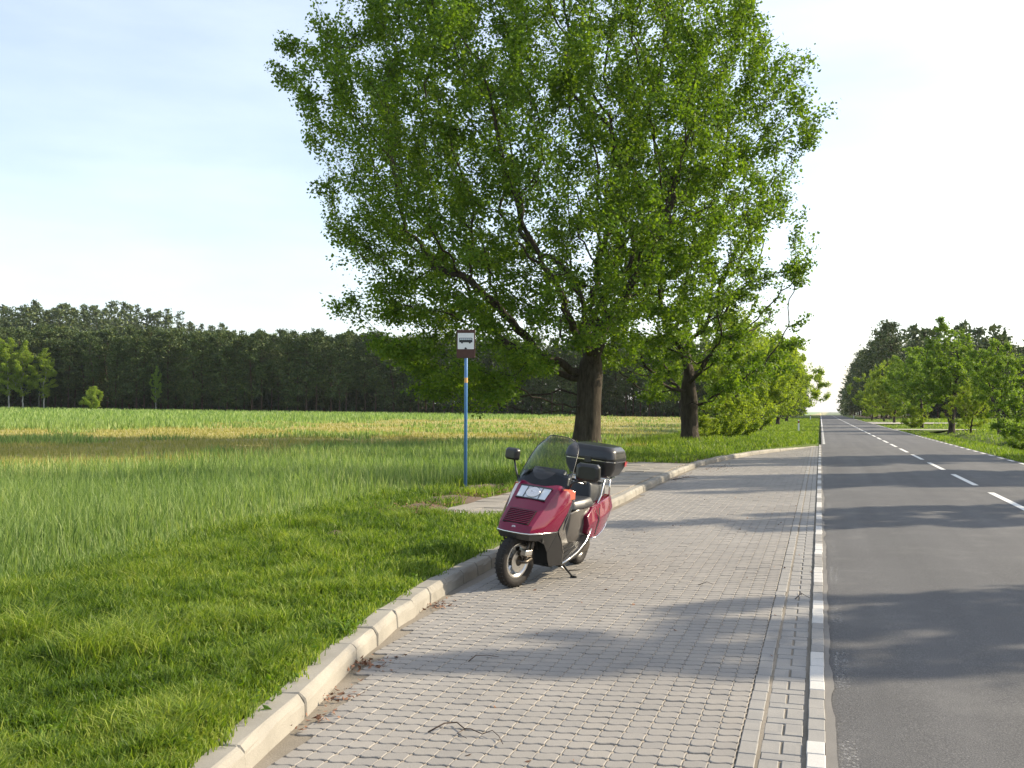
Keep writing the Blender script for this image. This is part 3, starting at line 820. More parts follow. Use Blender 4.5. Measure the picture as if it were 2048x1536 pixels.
copy_kind(willow, 'pale_tree', 1744, 165, 8.8, yl, 'short pale tree nearest the pines by the gravel side road', 1.9, None, 'tree', 8.4, 0.8)
copy_kind(willow, 'pale_tree', 1768, 150, 9.6, yl, 'pale tree in the middle of the three by the gravel side road', 3.4, None, 'tree', 8.4, 0.75)
copy_kind(broad, 'pale_tree', 1826, 118, 10.0, ml, 'green tree behind the drooping one, right of the pale trees', 5.0, None, 'tree', 11.8, 1.1)
# trees of the right row standing nearer than the picture border: their shadows cross road and bay
for q, (x, y, h, w) in enumerate(SHADE_TREES if 'SHADE_TREES' in globals() else [(10.6, 14.5, 9.2, 0.56), (10.9, 23.0, 9.6, 0.62), (10.9, 31.8, 10.5, 0.68), (12.0, 42.4, 11, 0.74), (18.5, 36.4, 24, 0.8), (19, 46.8, 24, 0.85)]):
    copy_kind(slender, 'roadside_tree', 0, 0, h, ml, ('slender roadside tree outside the right border, casting the %s shadow band over the bay' % ['nearest broad', 'second', 'third', 'fourth', 'grass', 'field'][q]), q * 1.3, None, 'tree', 17.6, w * 17.6 / h, (x, y))

# --- the wood's broadleaves and the bush in front of it
bx_, by_ = at_depth(185, 196); copy_kind(bush, 'field_bush', 185, 192, 5.0, yl, 'lone bright green bush in front of the dark pine wood', 0.2, None, 'bush', 3.4, 0.9)
copy_kind(birch, 'birch_tree', 78, 200, 12.5, (MB_, M['dark_leaf']), 'bare-looking birch with white trunk at the wood border, left of the lone bush', 0.2, None, 'tree', 16, 0.6)
copy_kind(birch, 'birch_tree', 312, 199, 9.5, (MB_, M['mid_leaf']), 'small green birch at the wood border, right of the lone bush', 1.2, None, 'tree', 16, 0.9)
for q, (px, d, h) in enumerate(((-8, 199, 16), (18, 198.5, 15), (46, 199, 14.5), (88, 199.5, 13), (-40, 199, 16))):
    copy_kind(birch, 'birch_tree', px, d, h, (MB_, M['young_leaf']), 'fresh green birch at the left end of the pine wood', q * 1.1, 'green birches at the left end of the wood', 'tree', 16, 1.3)

# --- Scots pines
def pine_meshes(seed, H, bare, wid, n):
    g = np.random.default_rng(seed)
    V, F = tube_data([(g.normal(0, 0.08) * q, g.normal(0, 0.08) * q, H * q / 5 - (0.5 if q == 0 else 0)) for q in range(6)], [0.2, 0.17, 0.14, 0.11, 0.07, 0.02], 6, False)
    parts = [(V, F)]; C = []
    k = int((H - bare) / 0.55)
    for q in range(k):
        z = bare + (H - bare) * (q + 0.5) / k; u = (z - bare) / (H - bare)
        Rm = wid * (0.55 + 0.45 * min(1, u * 4)) * (1 - u ** 3.2 * 0.72)
        for _ in range(4):
            if g.uniform() < 0.16: continue
            a = g.uniform(0, 6.28); L = Rm * g.uniform(0.55, 1.15); rise = g.uniform(-0.05, 0.45)
            e = (L * math.cos(a), L * math.sin(a), z + L * rise)
            parts.append(tube_data([(0, 0, z), e], [0.045, 0.012], 3, False))
            m = int(n / (k * 3.4))
            f = g.uniform(0.3, 1.08, m)[:, None]
            C.append(np.array([[0, 0, z]]) * (1 - f) + np.array([e]) * f + g.normal(0, 1, (m, 3)) * np.array([0.42, 0.42, 0.26]))
    C.append(np.array([[0, 0, H - 0.3]]) + g.normal(0, 1, (60, 3)) * np.array([0.45, 0.45, 0.3]))
    V, F = join_data(parts)
    me = bpy.data.meshes.new('pine_trunk'); me.from_pydata(V, [], F); me.materials.append(M['pine_bark'])
    lf = leaf_mesh('pine_needles', np.concatenate(C), 0.55, g, up=0.3, droop=-0.2, asp=0.42, fold=0.1)
    lf.materials.append(M['pine_needle'])
    return me, lf
pines = [pine_meshes(100 + q, h, b, w, 2600) for q, (h, b, w) in enumerate(((17, 5.0, 2.9), (18.5, 7.0, 2.7), (16, 3.0, 3.2), (17.5, 7.5, 3.3), (15, 1.2, 3.1)))]
pine_n = 0
def pine(x, y, h, label, group, low=False):
    global pine_n
    q = random.choice((2, 4)) if low else random.randrange(5)
    H0 = (17, 18.5, 16, 17.5, 15)[q]; s = h / H0
    o = empty('pine_tree', (x, y, gz(x, y) - 0.3), (0, 0, random.uniform(0, 6.28))); o.scale = (s * random.uniform(0.9, 1.2),) * 2 + (s,)
    link('trunk', pines[q][0], None, o); link('crown', pines[q][1], None, o)
    tag(o, label, 'tree', group); pine_n += 1
# wood beyond the left field: front rows as single trees, the mass behind them as one
mass = []
def wood_h(px):
    return float(np.interp(px, [-200, 0, 120, 300, 500, 700, 800, 1700], [16, 15.0, 15.5, 15.5, 15.5, 15.3, 15, 14.5]))
px = -380
while px < 1560:
    d = 204 + random.uniform(-3, 4) + (3 if px < 120 else 0)
    x, y = at_depth(px, d); pine(x, y, wood_h(px) * random.uniform(0.88, 1.08), 'dark pine in the front row of the wood beyond the left field', 'front pines of the left wood', random.random() < 0.4)
    px += random.uniform(13, 21)
px = -390
while px < 900:
    x, y = at_depth(px, 214 + random.uniform(-3, 3)); pine(x, y, wood_h(px) * random.uniform(1.0, 1.16), 'dark pine in the second row of the wood beyond the left field', 'second row pines of the left wood')
    px += random.uniform(17, 27)
for row, d in enumerate((222, 232, 246, 262, 280, 298, 316, 336, 356, 378, 400)):
    px = -400 + random.uniform(0, 20); lim = 1500 if row < 2 else (900 - row * 12)
    while px < lim:
        x, y = at_depth(px, d + random.uniform(-6, 6)); mass.append((x, y, random.uniform(14.5, 18.5)))
        px += random.uniform(15, 24)
# the right wood: wall along the road, and the border behind the right field
for q in range(26):
    y = 205 + q * 7.0; x = 12.5 + random.uniform(-0.8, 1.2)
    pine(x, y, random.uniform(16.5, 19), 'dark pine in the wall of trees along the right road side', 'pines along the right road side', q % 2 == 0)
for q in range(60): mass.append((random.uniform(15, 40), 212 + q * 3.5, random.uniform(16, 20)))
for q in range(24): mass.append((12.5 + random.uniform(-1, 1), 388 + q * 8.0, random.uniform(16, 19)))
for q in range(44): mass.append((-11.0 + random.uniform(-1.5, 1), 330 + q * 5.0, random.uniform(14, 18)))
px = 1835
while px < 2080:
    x, y = at_depth(px, 196 + random.uniform(-3, 3)); pine(x, y, random.uniform(13.5, 16.0), 'pine of the dark wood behind the right field', 'pines behind the right field', True)
    px += random.uniform(14, 22)
for row in range(3):
    px = 1838
    while px < 2120:
        x, y = at_depth(px, 206 + 12 * row + random.uniform(-3, 3)); mass.append((x, y, random.uniform(14.5, 17.5))); px += random.uniform(16, 26)
def mass_mesh():
    src = []
    for tr_, lf in pines:
        n = len(lf.vertices); co = np.empty(n * 3, np.float32); lf.vertices.foreach_get('co', co); co = co.reshape(-1, 4, 3)
        vv = np.empty(n, np.float32); lf.attributes['var'].data.foreach_get('value', vv); vv = vv.reshape(-1, 4)
        sel = np.random.default_rng(1).permutation(len(co))[:360]
        c = co[sel]; m_ = c.mean(1, keepdims=True); src.append((m_ + (c - m_) * 2.3, vv[sel]))
    V, W = [], []; TV, TF = [], []; nt = 0
    for x, y, h in mass:
        q = random.randrange(5); H0 = (17, 18.5, 16, 17.5, 15)[q]; s = h / H0; a = random.uniform(0, 6.28); ca, sa = math.cos(a), math.sin(a)
        c = src[q][0].reshape(-1, 3) * s; z0 = gz(x, y) - 0.3
        V.append(np.stack([c[:, 0] * ca - c[:, 1] * sa + x, c[:, 0] * sa + c[:, 1] * ca + y, c[:, 2] + z0], 1)); W.append(src[q][1].ravel())
        v, f = tube_data([(x, y, z0), (x, y, z0 + h * 0.9)], [0.17, 0.05], 4, False); TV.append(np.array(v)); TF.append(np.array(f) + nt); nt += 8
    V = np.concatenate(V); i = np.arange(len(V) // 4) * 4
    crown = np_mesh('pine_wood_crowns', V, np.concatenate([np.stack([i, i + 1, i + 2], 1), np.stack([i, i + 2, i + 3], 1)]), False, np.concatenate(W))
    o = tag(empty('pine_wood'), 'mass of dark pines filling the woods behind their front rows', 'wood', None, 'stuff')
    link('crowns', crown, M['pine_needle'], o); link('trunks', np_mesh('pine_wood_trunks', np.concatenate(TV), np.concatenate(TF)), M['pine_bark'], o)
mass_mesh()
# dark leaves added below the pines, standing in for the wood's shaded interior
def wood_shade_fill():
    g = np.random.default_rng(77); C = []
    for px0, px1, d0, d1, n, hh in ((-400, 1560, 207, 222, 46000, 7.5), (1830, 2100, 199, 212, 6000, 4.5)):
        px = g.uniform(px0, px1, n); d = g.uniform(d0, d1, n); lat = (px - 1024) / FPX * d
        x = lat * math.cos(YAW) - d * math.sin(YAW); y = lat * math.sin(YAW) + d * math.cos(YAW)
        z = terrain(x, y) + g.uniform(0, 1, n) ** 1.3 * (hh * (0.55 + 0.45 * np.sin(x * 0.35) * np.sin(y * 0.3 + x * 0.11)) + 0.5)
        C.append(np.stack([x, y, z], 1))
    tag(link('wood_shade_fill', leaf_mesh('wood_shade_fill', np.concatenate(C), 0.75, g, up=0.2, asp=0.7), M['dark_leaf']), 'dark leaves filling in for the deep shade below the pines', 'wood_shade_fill', None, 'stuff')
wood_shade_fill()
print('pines', pine_n, len(mass))

# ------------------------------------------------------------------ grass, crop and litter
foliage('turf_blade', [(0.0, (0.024, 0.058, 0.010)), (0.35, (0.105, 0.175, 0.024)), (0.7, (0.235, 0.305, 0.05)), (0.9, (0.35, 0.38, 0.09)), (1.0, (0.52, 0.46, 0.22))], 0.45, 0.5, 0.9, (1.1, 1.2, 0.35))
foliage('crop_blade', [(0.0, (0.05, 0.105, 0.034)), (0.4, (0.165, 0.245, 0.075)), (0.75, (0.315, 0.385, 0.15)), (1.0, (0.50, 0.49, 0.26))], 0.44, 0.5, 0.35, (1.1, 1.2, 0.45))
foliage('dry_blade', [(0.0, (0.17, 0.20, 0.035)), (0.5, (0.32, 0.31, 0.085)), (1.0, (0.52, 0.43, 0.21))], 0.35, 0.6, 0.3, (1.1, 1.05, 0.5))

def blades(name, X, Y, H, W, lean, var, g, seg=2):
    """bent tapering blades standing on the land"""
    n = len(X); Z = terrain(X, Y)
    a = g.uniform(0, 6.28, n); d = np.stack([np.cos(a), np.sin(a)], 1)
    b = g.uniform(0, 6.28, n); w = np.stack([np.cos(b), np.sin(b)], 1) * (W * 0.5)[:, None]
    L = (lean * H)[:, None] * d
    base = np.stack([X, Y], 1)
    def pt(xy, z): return np.concatenate([xy, z[:, None]], 1)
    if seg == 2:
        v = np.stack([pt(base - w, Z - 0.01), pt(base + w, Z - 0.01), pt(base + L * 0.35 + w * 0.75, Z + H * 0.6), pt(base + L * 0.35 - w * 0.75, Z + H * 0.6), pt(base + L, Z + H * (1 - 0.25 * lean))], 1)
        i = np.arange(n) * 5
        return np_mesh(name, v.reshape(-1, 3), [np.stack([i, i + 1, i + 2, i + 3], 1), np.stack([i + 3, i + 2, i + 4], 1)], False, np.repeat(var, 5))
    v = np.stack([pt(base - w, Z - 0.01), pt(base + w, Z - 0.01), pt(base + L, Z + H)], 1)
    i = np.arange(n) * 3
    return np_mesh(name, v.reshape(-1, 3), np.stack([i, i + 1, i + 2], 1), False, np.repeat(var, 3))

def polar(n, d0, d1, lo, hi, g, p=1.0):
    """points around the viewpoint, thinning out with distance"""
    u = g.uniform(0, 1, n); d = (d0 ** (1 - p) + u * (d1 ** (1 - p) - d0 ** (1 - p))) ** (1 / (1 - p)) if p != 1 else d0 * (d1 / d0) ** u
    l = g.uniform(lo, hi, n) * d
    return l * math.cos(YAW) - d * math.sin(YAW), l * math.sin(YAW) + d * math.cos(YAW), d

# border between mown verge and rye field
EB = np.array([on_ground(*p, 0.12) for p in ((-700, 1500), (-300, 1290), (0, 1195), (150, 1155), (300, 1115), (480, 1062), (640, 1025), (760, 995), (880, 980))])
EBl = [(-p[0], p[1]) for p in EB]
def verge_dist(x, y):
    """>0 towards the road from the field border (border given as x over y)"""
    o = np.argsort(EB[:, 1]); bx = np.interp(y, EB[o, 1], EB[o, 0])
    return x - bx
g = np.random.default_rng(3)
def keep_left(x, y):
    vx = np.array([verge_x(q) for q in y]); return x < vx
# mown verge
x, y, d = polar(640000, 3.6, 60, -0.56, 0.34, g, 1.35)
vx = np.interp(y, ys, [verge_x(q) for q in ys])
edge = g.normal(0, 0.025, len(x)) + 0.03 * np.sin(y * 5.0) + 0.02 * np.sin(y * 17)
m = (x < vx - 0.015 + edge) & ~on_platform(x, y) & ((verge_dist(x, y) > g.normal(0, 0.25, len(x))) | (y > 20)) & (np.hypot(x - lx, y - ly) > 0.8)
m &= ~(on_soil(x, y) & (g.uniform(0, 1, len(x)) < 0.93))
fld = (y >= 19) & (x < vx - 3.6 - 0.05 * (y - 19))
m &= ~fld
x, y, d = x[m], y[m], d[m]
clump = np.sin(x * 3.1 + 1.7 * np.sin(y * 1.9)) * np.sin(y * 2.7 + 1.1 * np.sin(x * 2.3))
# bare and thin spots
bald = (np.sin(x * 1.3 + 4) * np.sin(y * 1.05 + 2) + 0.5 * np.sin(x * 4.1) * np.sin(y * 3.7)) > 0.95
thin_ = (np.sin(x * 5.3 + 2 * np.sin(y * 3.1)) * np.sin(y * 6.1 + 1.4 * np.sin(x * 4.2))) > 0.45
m2 = ~((bald & (g.uniform(0, 1, len(x)) < 0.75)) | (thin_ & (g.uniform(0, 1, len(x)) < 0.6))); x, y, d, clump = x[m2], y[m2], d[m2], clump[m2]
vd = np.clip(np.interp(y, ys, [verge_x(q) for q in ys]) - x, 0, 3)
fine = np.sin(x * 9.7 + 2.1 * np.sin(y * 6.1)) * np.sin(y * 8.3 + 1.7 * np.sin(x * 7.7))
H = (0.035 + 0.07 * g.uniform(0, 1, len(x)) ** 1.6 + 0.075 * np.clip(clump, 0, 1) + 0.06 * np.clip(fine, 0, 1) + 0.05 * np.clip(vd - 0.8, 0, 1.4)) * np.where(d > 20, 1.5, 1.0) * np.clip(0.45 + vd * 2.2, 0.45, 1.0)
W = np.clip(0.0040 + 0.00060 * d, 0.003, 0.03) * g.uniform(0.7, 1.4, len(x))
big = np.sin(x * 0.9 + 0.8 * np.sin(y * 0.7)) * np.sin(y * 0.8 + 1.2)
var = np.clip(g.beta(1.1, 1.5, len(x)) * 0.95 + 0.16 * clump - 0.20 * fine + 0.12 * big + (g.uniform(0, 1, len(x)) < 0.05) * 0.5, 0, 1)
print('turf', len(x))
turf = tag(link('verge_grass', blades('verge_grass', x, y, H, W, g.uniform(0.15, 0.9, len(x)), var, g), M['turf_blade']), 'short green grass growing on the verge behind the kerb', 'grass', None, 'stuff')
# tall tufts in the verge
tx_, ty_, th_ = [], [], []
for px, py, k, h in ((190, 1330, 260, 0.24), (250, 1300, 160, 0.22), (530, 1255, 220, 0.15), (330, 1470, 120, 0.15), (800, 1050, 300, 0.20), (640, 1060, 260, 0.20), (60, 1290, 200, 0.24), (300, 1320, 150, 0.2), (680, 1255, 90, 0.08), (600, 1395, 120, 0.08), (1010, 1040, 120, 0.12), (870, 1035, 200, 0.16)):
    c0 = on_ground(px, py, 0.12); k = int(k * 1.7); tx_.append(c0[0] + g.normal(0, 0.08, k)); ty_.append(c0[1] + g.normal(0, 0.09, k)); th_.append(1.3 * h * g.uniform(0.5, 1.15, k))
x = np.concatenate(tx_); y = np.concatenate(ty_); H = np.concatenate(th_)
m = (x < np.interp(y, ys, [verge_x(q) for q in ys]) + 0.02); x, y, H = x[m], y[m], H[m]
tag(link('grass_tufts', blades('grass_tufts', x, y, H, np.full(len(x), 0.0075), g.uniform(0.4, 1.0, len(x)), np.clip(g.beta(2, 2, len(x)) + 0.15, 0, 1), g), M['turf_blade']), 'longer arching grass tufts standing out of the verge', 'grass', None, 'stuff')
# rye stalks of the near field
x, y, d = polar(190000, 5.5, 40, -0.75, 0.2, g, 1.25)
sc1 = strip_coord(x, y)
m = (verge_dist(x, y) < g.normal(-0.1, 0.22, len(x))) & (sc1 < g.normal(-7.5, 1.8, len(x))) & ~on_platform(x + 0.3, y) & ~on_soil(x, y)
vx = np.interp(y, ys, [verge_x(q) for q in ys]); m &= (y < 19) | (x < vx - 3.4 - 0.05 * (y - 19) + g.normal(0, 0.3, len(x)))
x, y, d = x[m], y[m], d[m]
drift = np.sin(x * 0.8 + y * 0.5) * 0.5 + 0.5 * np.sin(x * 0.33 - y * 0.7)
edge = np.clip(-verge_dist(x, y) / 1.3, 0.35, 1)
H = (0.40 + 0.17 * g.uniform(0, 1, len(x)) + 0.06 * drift) * np.where(y < 19, edge, 0.85)
short = g.uniform(0, 1, len(x)) < 0.45; H = np.where(short, H * g.uniform(0.35, 0.75, len(x)), H)
W = np.clip(0.004 + 0.0005 * d, 0.004, 0.03) * g.uniform(0.7, 1.3, len(x))
var = np.clip(g.beta(1.2, 1.5, len(x)) + 0.14 * drift + (1 - edge) * 0.25 * (g.uniform(0, 1, len(x)) < 0.6), 0, 1)
print('crop', len(x))
tag(link('rye_crop', blades('rye_crop', x, y, H, W, g.uniform(0.05, 0.5, len(x)), var, g), M['crop_blade']), 'tall green rye growing in the near part of the left field', 'crop', None, 'stuff')
# dry strip and far crop, coarser with distance
x, y, d = polar(150000, 18, 205, -0.62, 0.36, g, 1.5)
wob = lambda a, b: np.sin(a * 0.21 + 1.7 * np.sin(b * 0.07)) * np.sin(b * 0.13 + 0.9 * np.sin(a * 0.11)) + 0.5 * np.sin(a * 0.63 + b * 0.2) * np.sin(b * 0.41)
wb = wob(x, y); sc1 = strip_coord(x, y) + 6 * wb + g.normal(0, 2.0, len(x))
lush = (wob(x * 1.7 + 9, y * 1.6 + 4) > 0.28) & (g.uniform(0, 1, len(x)) < 0.8)
vx = np.interp(y, ys, [verge_x(q) for q in ys]); inf = (x < vx - 4.5 - 0.03 * (y - 19))
m = inf & (sc1 > -10) & (sc1 < 24) & ~lush
tag(link('dry_grass', blades('dry_grass', x[m], y[m], 0.09 + 0.12 * g.uniform(0, 1, m.sum()), 0.006 + 0.0007 * d[m], g.uniform(0.1, 0.8, m.sum()), g.beta(1, 1, m.sum()), g, 1), M['dry_blade']), 'yellowish dry grass strip crossing the left field', 'grass', None, 'stuff')
m = inf & ((sc1 >= 22) | (lush & (sc1 > -10)))
tag(link('far_crop', blades('far_crop', x[m], y[m], np.where(sc1[m] > 20, 0.32, 0.14) + 0.2 * g.uniform(0, 1, m.sum()), 0.012 + 0.0012 * d[m], g.uniform(0.1, 0.5, m.sum()), np.clip(g.beta(1, 1, m.sum()) * 0.9 + 0.05, 0, 1), g, 1), M['crop_blade']), 'pale green crop in the far part of the left field', 'crop', None, 'stuff')
# right verge and field
x, y, d = polar(60000, 22, 190, 0.28, 0.60, g, 1.4)
m = (x > X_RIGHT + 0.06) & (x < 45) & ~((y > 90) & (y < 96) & (x < 12)) & ~((y > 127) & (y < 149) & (x < 16))
fieldR = (x > 12.5) & (y > 70)
H = np.where(fieldR, 0.35, 0.13) * g.uniform(0.5, 1.2, len(x))
tag(link('right_verge_grass', blades('right_verge_grass', x[m], y[m], H[m], 0.008 + 0.0009 * d[m], g.uniform(0.1, 0.7, m.sum()), g.beta(2, 2, m.sum()), g, 1), M['turf_blade']), 'grass on the right verge and field beyond the road', 'grass', None, 'stuff')

# verge along the left road side beyond the bay
n = 46000; y = 44 * (210 / 44) ** g.uniform(0, 1, n); vx = np.interp(y, ys, [verge_x(q) for q in ys]); x = vx - 0.03 - 9.0 * g.uniform(0, 1, n)
d = y * 0.96
tag(link('far_verge_grass', blades('far_verge_grass', x, y, (0.07 + 0.13 * g.uniform(0, 1, n)) * np.where(vx - x > 5, 1.8, 1.0), 0.008 + 0.0009 * d, g.uniform(0.1, 0.8, n), g.beta(1.3, 1.3, n), g, 1), M['turf_blade']), 'grass on the left verge beyond the bus bay', 'grass', None, 'stuff')

# broad-leaved weeds in the verge and over the kerb
C = []
for px, py, k in ((690, 1258, 90), (605, 1392, 110), (640, 1360, 60), (560, 1420, 50), (300, 1320, 90), (110, 1470, 120), (420, 1330, 60), (860, 1100, 80), (760, 1190, 60), (500, 1150, 80), (230, 1230, 80), (960, 1060, 60), (60, 1380, 100), (330, 1500, 70)):
    c0 = on_ground(px, py, 0.13); q = np.c_[g.normal(c0[0], 0.06, k), g.normal(c0[1], 0.07, k)]
    C.append(np.c_[q, terrain(q[:, 0], q[:, 1]) + 0.02 + 0.05 * g.uniform(0, 1, k)])
k = 2600; x, y, d = polar(k, 4, 22, -0.6, 0.1, g, 1.2); vx = np.interp(y, ys, [verge_x(q) for q in ys])
m = (x < vx - 0.02) & (verge_dist(x, y) > 0) & ~on_platform(x, y); C.append(np.c_[x[m], y[m], terrain(x[m], y[m]) + 0.03 + 0.05 * g.uniform(0, 1, m.sum())])
C = np.concatenate(C); vx = np.interp(C[:, 1], ys, [verge_x(q) for q in ys]); C = C[C[:, 0] < vx + 0.05]
tag(link('verge_weeds', leaf_mesh('verge_weeds', C, 0.05, g, up=0.9, asp=0.5), M['linden_leaf']), 'broad-leaved weeds growing among the verge grass', 'weeds', None, 'stuff')
# ------------------------------------------------------------------ bus stop sign
plain('sign_white', (0.72, 0.72, 0.72), 0.4, nscale=30, namt=0.06)
plain('sign_black', (0.012, 0.013, 0.016), 0.45)
plain('sign_glass_grey', (0.50, 0.56, 0.60), 0.4)
plain('rust_plate', (0.075, 0.032, 0.024), 0.75, nscale=18, namt=0.5)
plain('pole_blue', (0.07, 0.20, 0.42), 0.4, nscale=12, namt=0.25)
plain('pole_orange', (0.62, 0.36, 0.12), 0.6, nscale=40, namt=0.3)
plain('post_white', (0.78, 0.78, 0.76), 0.5, nscale=20, namt=0.05)
plain('post_black', (0.02, 0.02, 0.02), 0.5)
plain('reflector_red', (0.55, 0.02, 0.015), 0.2, coat=1.0)
sxp, syp = on_ground(931, 978, 0.13)
SD = depth_of(sxp, syp); SP = SD / FPX                        # metres per photo pixel at the sign
stop = empty('bus_stop_sign', (sxp, syp, 0.10), (R(0.6), R(0.3), YAW - R(4)))
tag(stop, 'bus stop sign on thin blue pole beside the waiting platform', 'sign')
v, f = lathe_data([(0.0, 0.0), (0.033, 0.0), (0.033, 3.16), (0.028, 3.165), (0.0, 3.167)], 14, 'Z'); poly_obj('pole', v, f, M['pole_blue'], stop, smooth=True)
v, f = lathe_data([(0.0345, 2.14), (0.0345, 2.24)], 14, 'Z'); poly_obj('band', v, f, M['pole_orange'], stop, smooth=True)
zt = 3.19; pw = 0.37
v, f = box_data(-pw / 2, pw / 2, -0.055, -0.037, zt - 0.56, zt); plate = poly_obj('back_plate', v, f, M['rust_plate'], stop, bevel=0.006)
v, f = box_data(-0.162, 0.162, -0.063, -0.0575, zt - 0.385, zt - 0.065); face = poly_obj('sign_face', v, f, M['sign_white'], stop, bevel=0.003)
v, f = join_data([box_data(-0.05, 0.05, -0.036, 0.036, zt - 0.42, zt - 0.39), box_data(-0.05, 0.05, -0.036, 0.036, zt - 0.12, zt - 0.09)]); poly_obj('clamp', v, f, M['rust_plate'], stop)
# pictogram: a bus seen from the side
zb = zt - 0.205; bw, bh = 0.132, 0.045
out = [(-bw, -bh + 0.012), (-bw, bh - 0.008), (-bw + 0.01, bh), (bw - 0.012, bh), (bw, bh - 0.012), (bw, -bh + 0.008), (bw - 0.006, -bh), (-bw + 0.01, -bh)]
def flat(name, pts, y, mat, parent):
    n = len(pts); V = [(x, y, z) for x, z in pts] + [(x, y + 0.002, z) for x, z in pts]
    F = [tuple(range(n)), tuple(range(2 * n - 1, n - 1, -1))] + [(k, (k + 1) % n, n + (k + 1) % n, n + k) for k in range(n)]
    return poly_obj(name, V, F, mat, parent)
flat('bus_pictogram', [(x, zb + z) for x, z in out], -0.066, M['sign_black'], face)
for q in range(6):
    x0 = -bw + 0.012 + q * 0.0405; flat('pictogram_window', [(x0, zb + 0.004), (x0 + 0.035, zb + 0.004), (x0 + 0.035, zb + bh - 0.010), (x0, zb + bh - 0.010)], -0.0685, M['sign_glass_grey'], face)
for xx in (-0.075, 0.08):
    flat('pictogram_wheel', [(xx + 0.021 * math.cos(a), zb - bh - 0.002 + 0.021 * math.sin(a)) for a in np.linspace(0, 6.283, 15)[:-1]], -0.0675, M['sign_black'], face)
flat('peeled_spot', [(-0.022, zt - 0.384), (0.02, zt - 0.384), (0.024, zt - 0.368), (0.006, zt - 0.352), (-0.014, zt - 0.348), (-0.026, zt - 0.362)], -0.0665, M['sign_black'], face)

# ------------------------------------------------------------------ delineator posts
def post(px, d, label):
    x, y = at_depth(px, d)
    o = tag(empty('delineator_post', (x, y, gz(x, y) - 0.02)), label, 'post', 'white roadside marker posts')
    V = []
    for z in (0.0, 0.70, 0.88, 0.96):
        hx, hy = (0.06, 0.045)
        V += [(-hx, -hy, z - (0.0)), (hx, -hy, z - (0.03 if z > 0.9 else 0)), (hx * 0.6, hy, z - (0.03 if z > 0.9 else 0)), (-hx * 0.6, hy, z)]
    F = [(4 * i + k, 4 * i + (k + 1) % 4, 4 * i + 4 + (k + 1) % 4, 4 * i + 4 + k) for i in range(3) for k in range(4)] + [(3, 2, 1, 0), (12, 13, 14, 15)]
    poly_obj('post_body', V, F, M['post_white'], o, bevel=0.006)
    v, f = box_data(-0.064, 0.064, -0.049, 0.049, 0.71, 0.86); poly_obj('black_band', v, f, M['post_black'], o)
    v, f = box_data(-0.025, 0.025, -0.054, -0.0495, 0.73, 0.84); poly_obj('reflector', v, f, M['reflector_red'], o)
post(1597, 76.0, 'white marker post on the left verge, the nearer one')
post(1620.5, 165.0, 'white marker post far down the left verge')
post(1707, 205.0, 'tiny white marker post far down the right verge')

# ------------------------------------------------------------------ twigs and litter on the paving
plain('twig_bark', (0.055, 0.035, 0.025), 0.9)
plain('dead_leaf', (0.20, 0.10, 0.055), 0.8, nscale=60, namt=0.5)
def twig(pts, r, label, side=None):
    P = []
    for k, (px, py) in enumerate(pts):
        x, y = on_ground(px, py); P.append((x, y, 0.006 + r + (0.022 * math.sin(k * 1.9) ** 2)))
    parts = [tube_data(P, [r * (1 - 0.6 * k / (len(P) - 1)) for k in range(len(P))], 5)]
    for s in side or []:
        q = [(on_ground(px, py)) for px, py in s]; parts.append(tube_data([(a, b, 0.01 + r) for a, b in q], [r * 0.7] + [r * 0.4] * (len(q) - 1), 4))
    v, f = join_data(parts); o = poly_obj('twig', v, f, M['twig_bark'], smooth=True)
    return tag(o, label, 'twig')
twig([(858, 1462), (890, 1452), (915, 1446), (930, 1458), (943, 1464), (965, 1466), (985, 1466), (998, 1474), (1006, 1488)], 0.0045, 'long crooked twig lying on the near pavers', [[(930, 1458), (915, 1466), (934, 1476)]])
twig([(938, 1322), (952, 1316), (975, 1312), (998, 1315)], 0.004, 'short curved twig on the shaded pavers')
twig([(1588, 1198), (1600, 1191), (1616, 1198)], 0.005, 'forked twig lying on the gutter blocks', [[(1600, 1191), (1598, 1184)]])
twig([(1395, 1170), (1412, 1168), (1425, 1171)], 0.004, 'straight thin twig on the sunlit middle pavers')
twig([(1345, 960), (1372, 957), (1395, 958)], 0.010, 'dark branch piece near the far kerb stones')
def litter():
    g = np.random.default_rng(8); C = []
    for px, py, n, sx_, sy_, z in ((725, 1325, 90, 0.10, 0.12, 0.004), (690, 1385, 40, 0.06, 0.1, 0.004), (870, 1210, 50, 0.08, 0.14, 0.004), (640, 1430, 30, 0.06, 0.12, 0.004),
                                   (870, 1010, 500, 0.45, 0.5, 0.19), (960, 985, 500, 0.4, 0.6, 0.19), (820, 1020, 250, 0.35, 0.3, 0.19), (1000, 972, 300, 0.3, 0.5, 0.16), (1440, 935, 120, 0.2, 1.2, 0.004), (1360, 955, 60, 0.1, 1.0, 0.004)):
        c0 = on_ground(px, py, z); q = np.c_[g.normal(c0[0], sx_, n), g.normal(c0[1], sy_, n), z + 0.012 * g.uniform(0, 1, n) + 0.004]
        if z > 0.1: q = q[~on_platform(q[:, 0] - 0.12, q[:, 1])]
        C.append(q)
    n = 70; yy_ = g.uniform(3.5, 20, n); C.append(np.c_[g.uniform(-2.6, -0.1, n), yy_, np.full(n, 0.006)])
    C = np.concatenate(C)
    me = leaf_mesh('leaf_litter', C, 0.034, g, up=1.2, asp=0.6)
    tag(link('leaf_litter', me, M['dead_leaf']), 'brown dead leaves scattered along kerb and platform', 'litter', None, 'stuff')
litter()
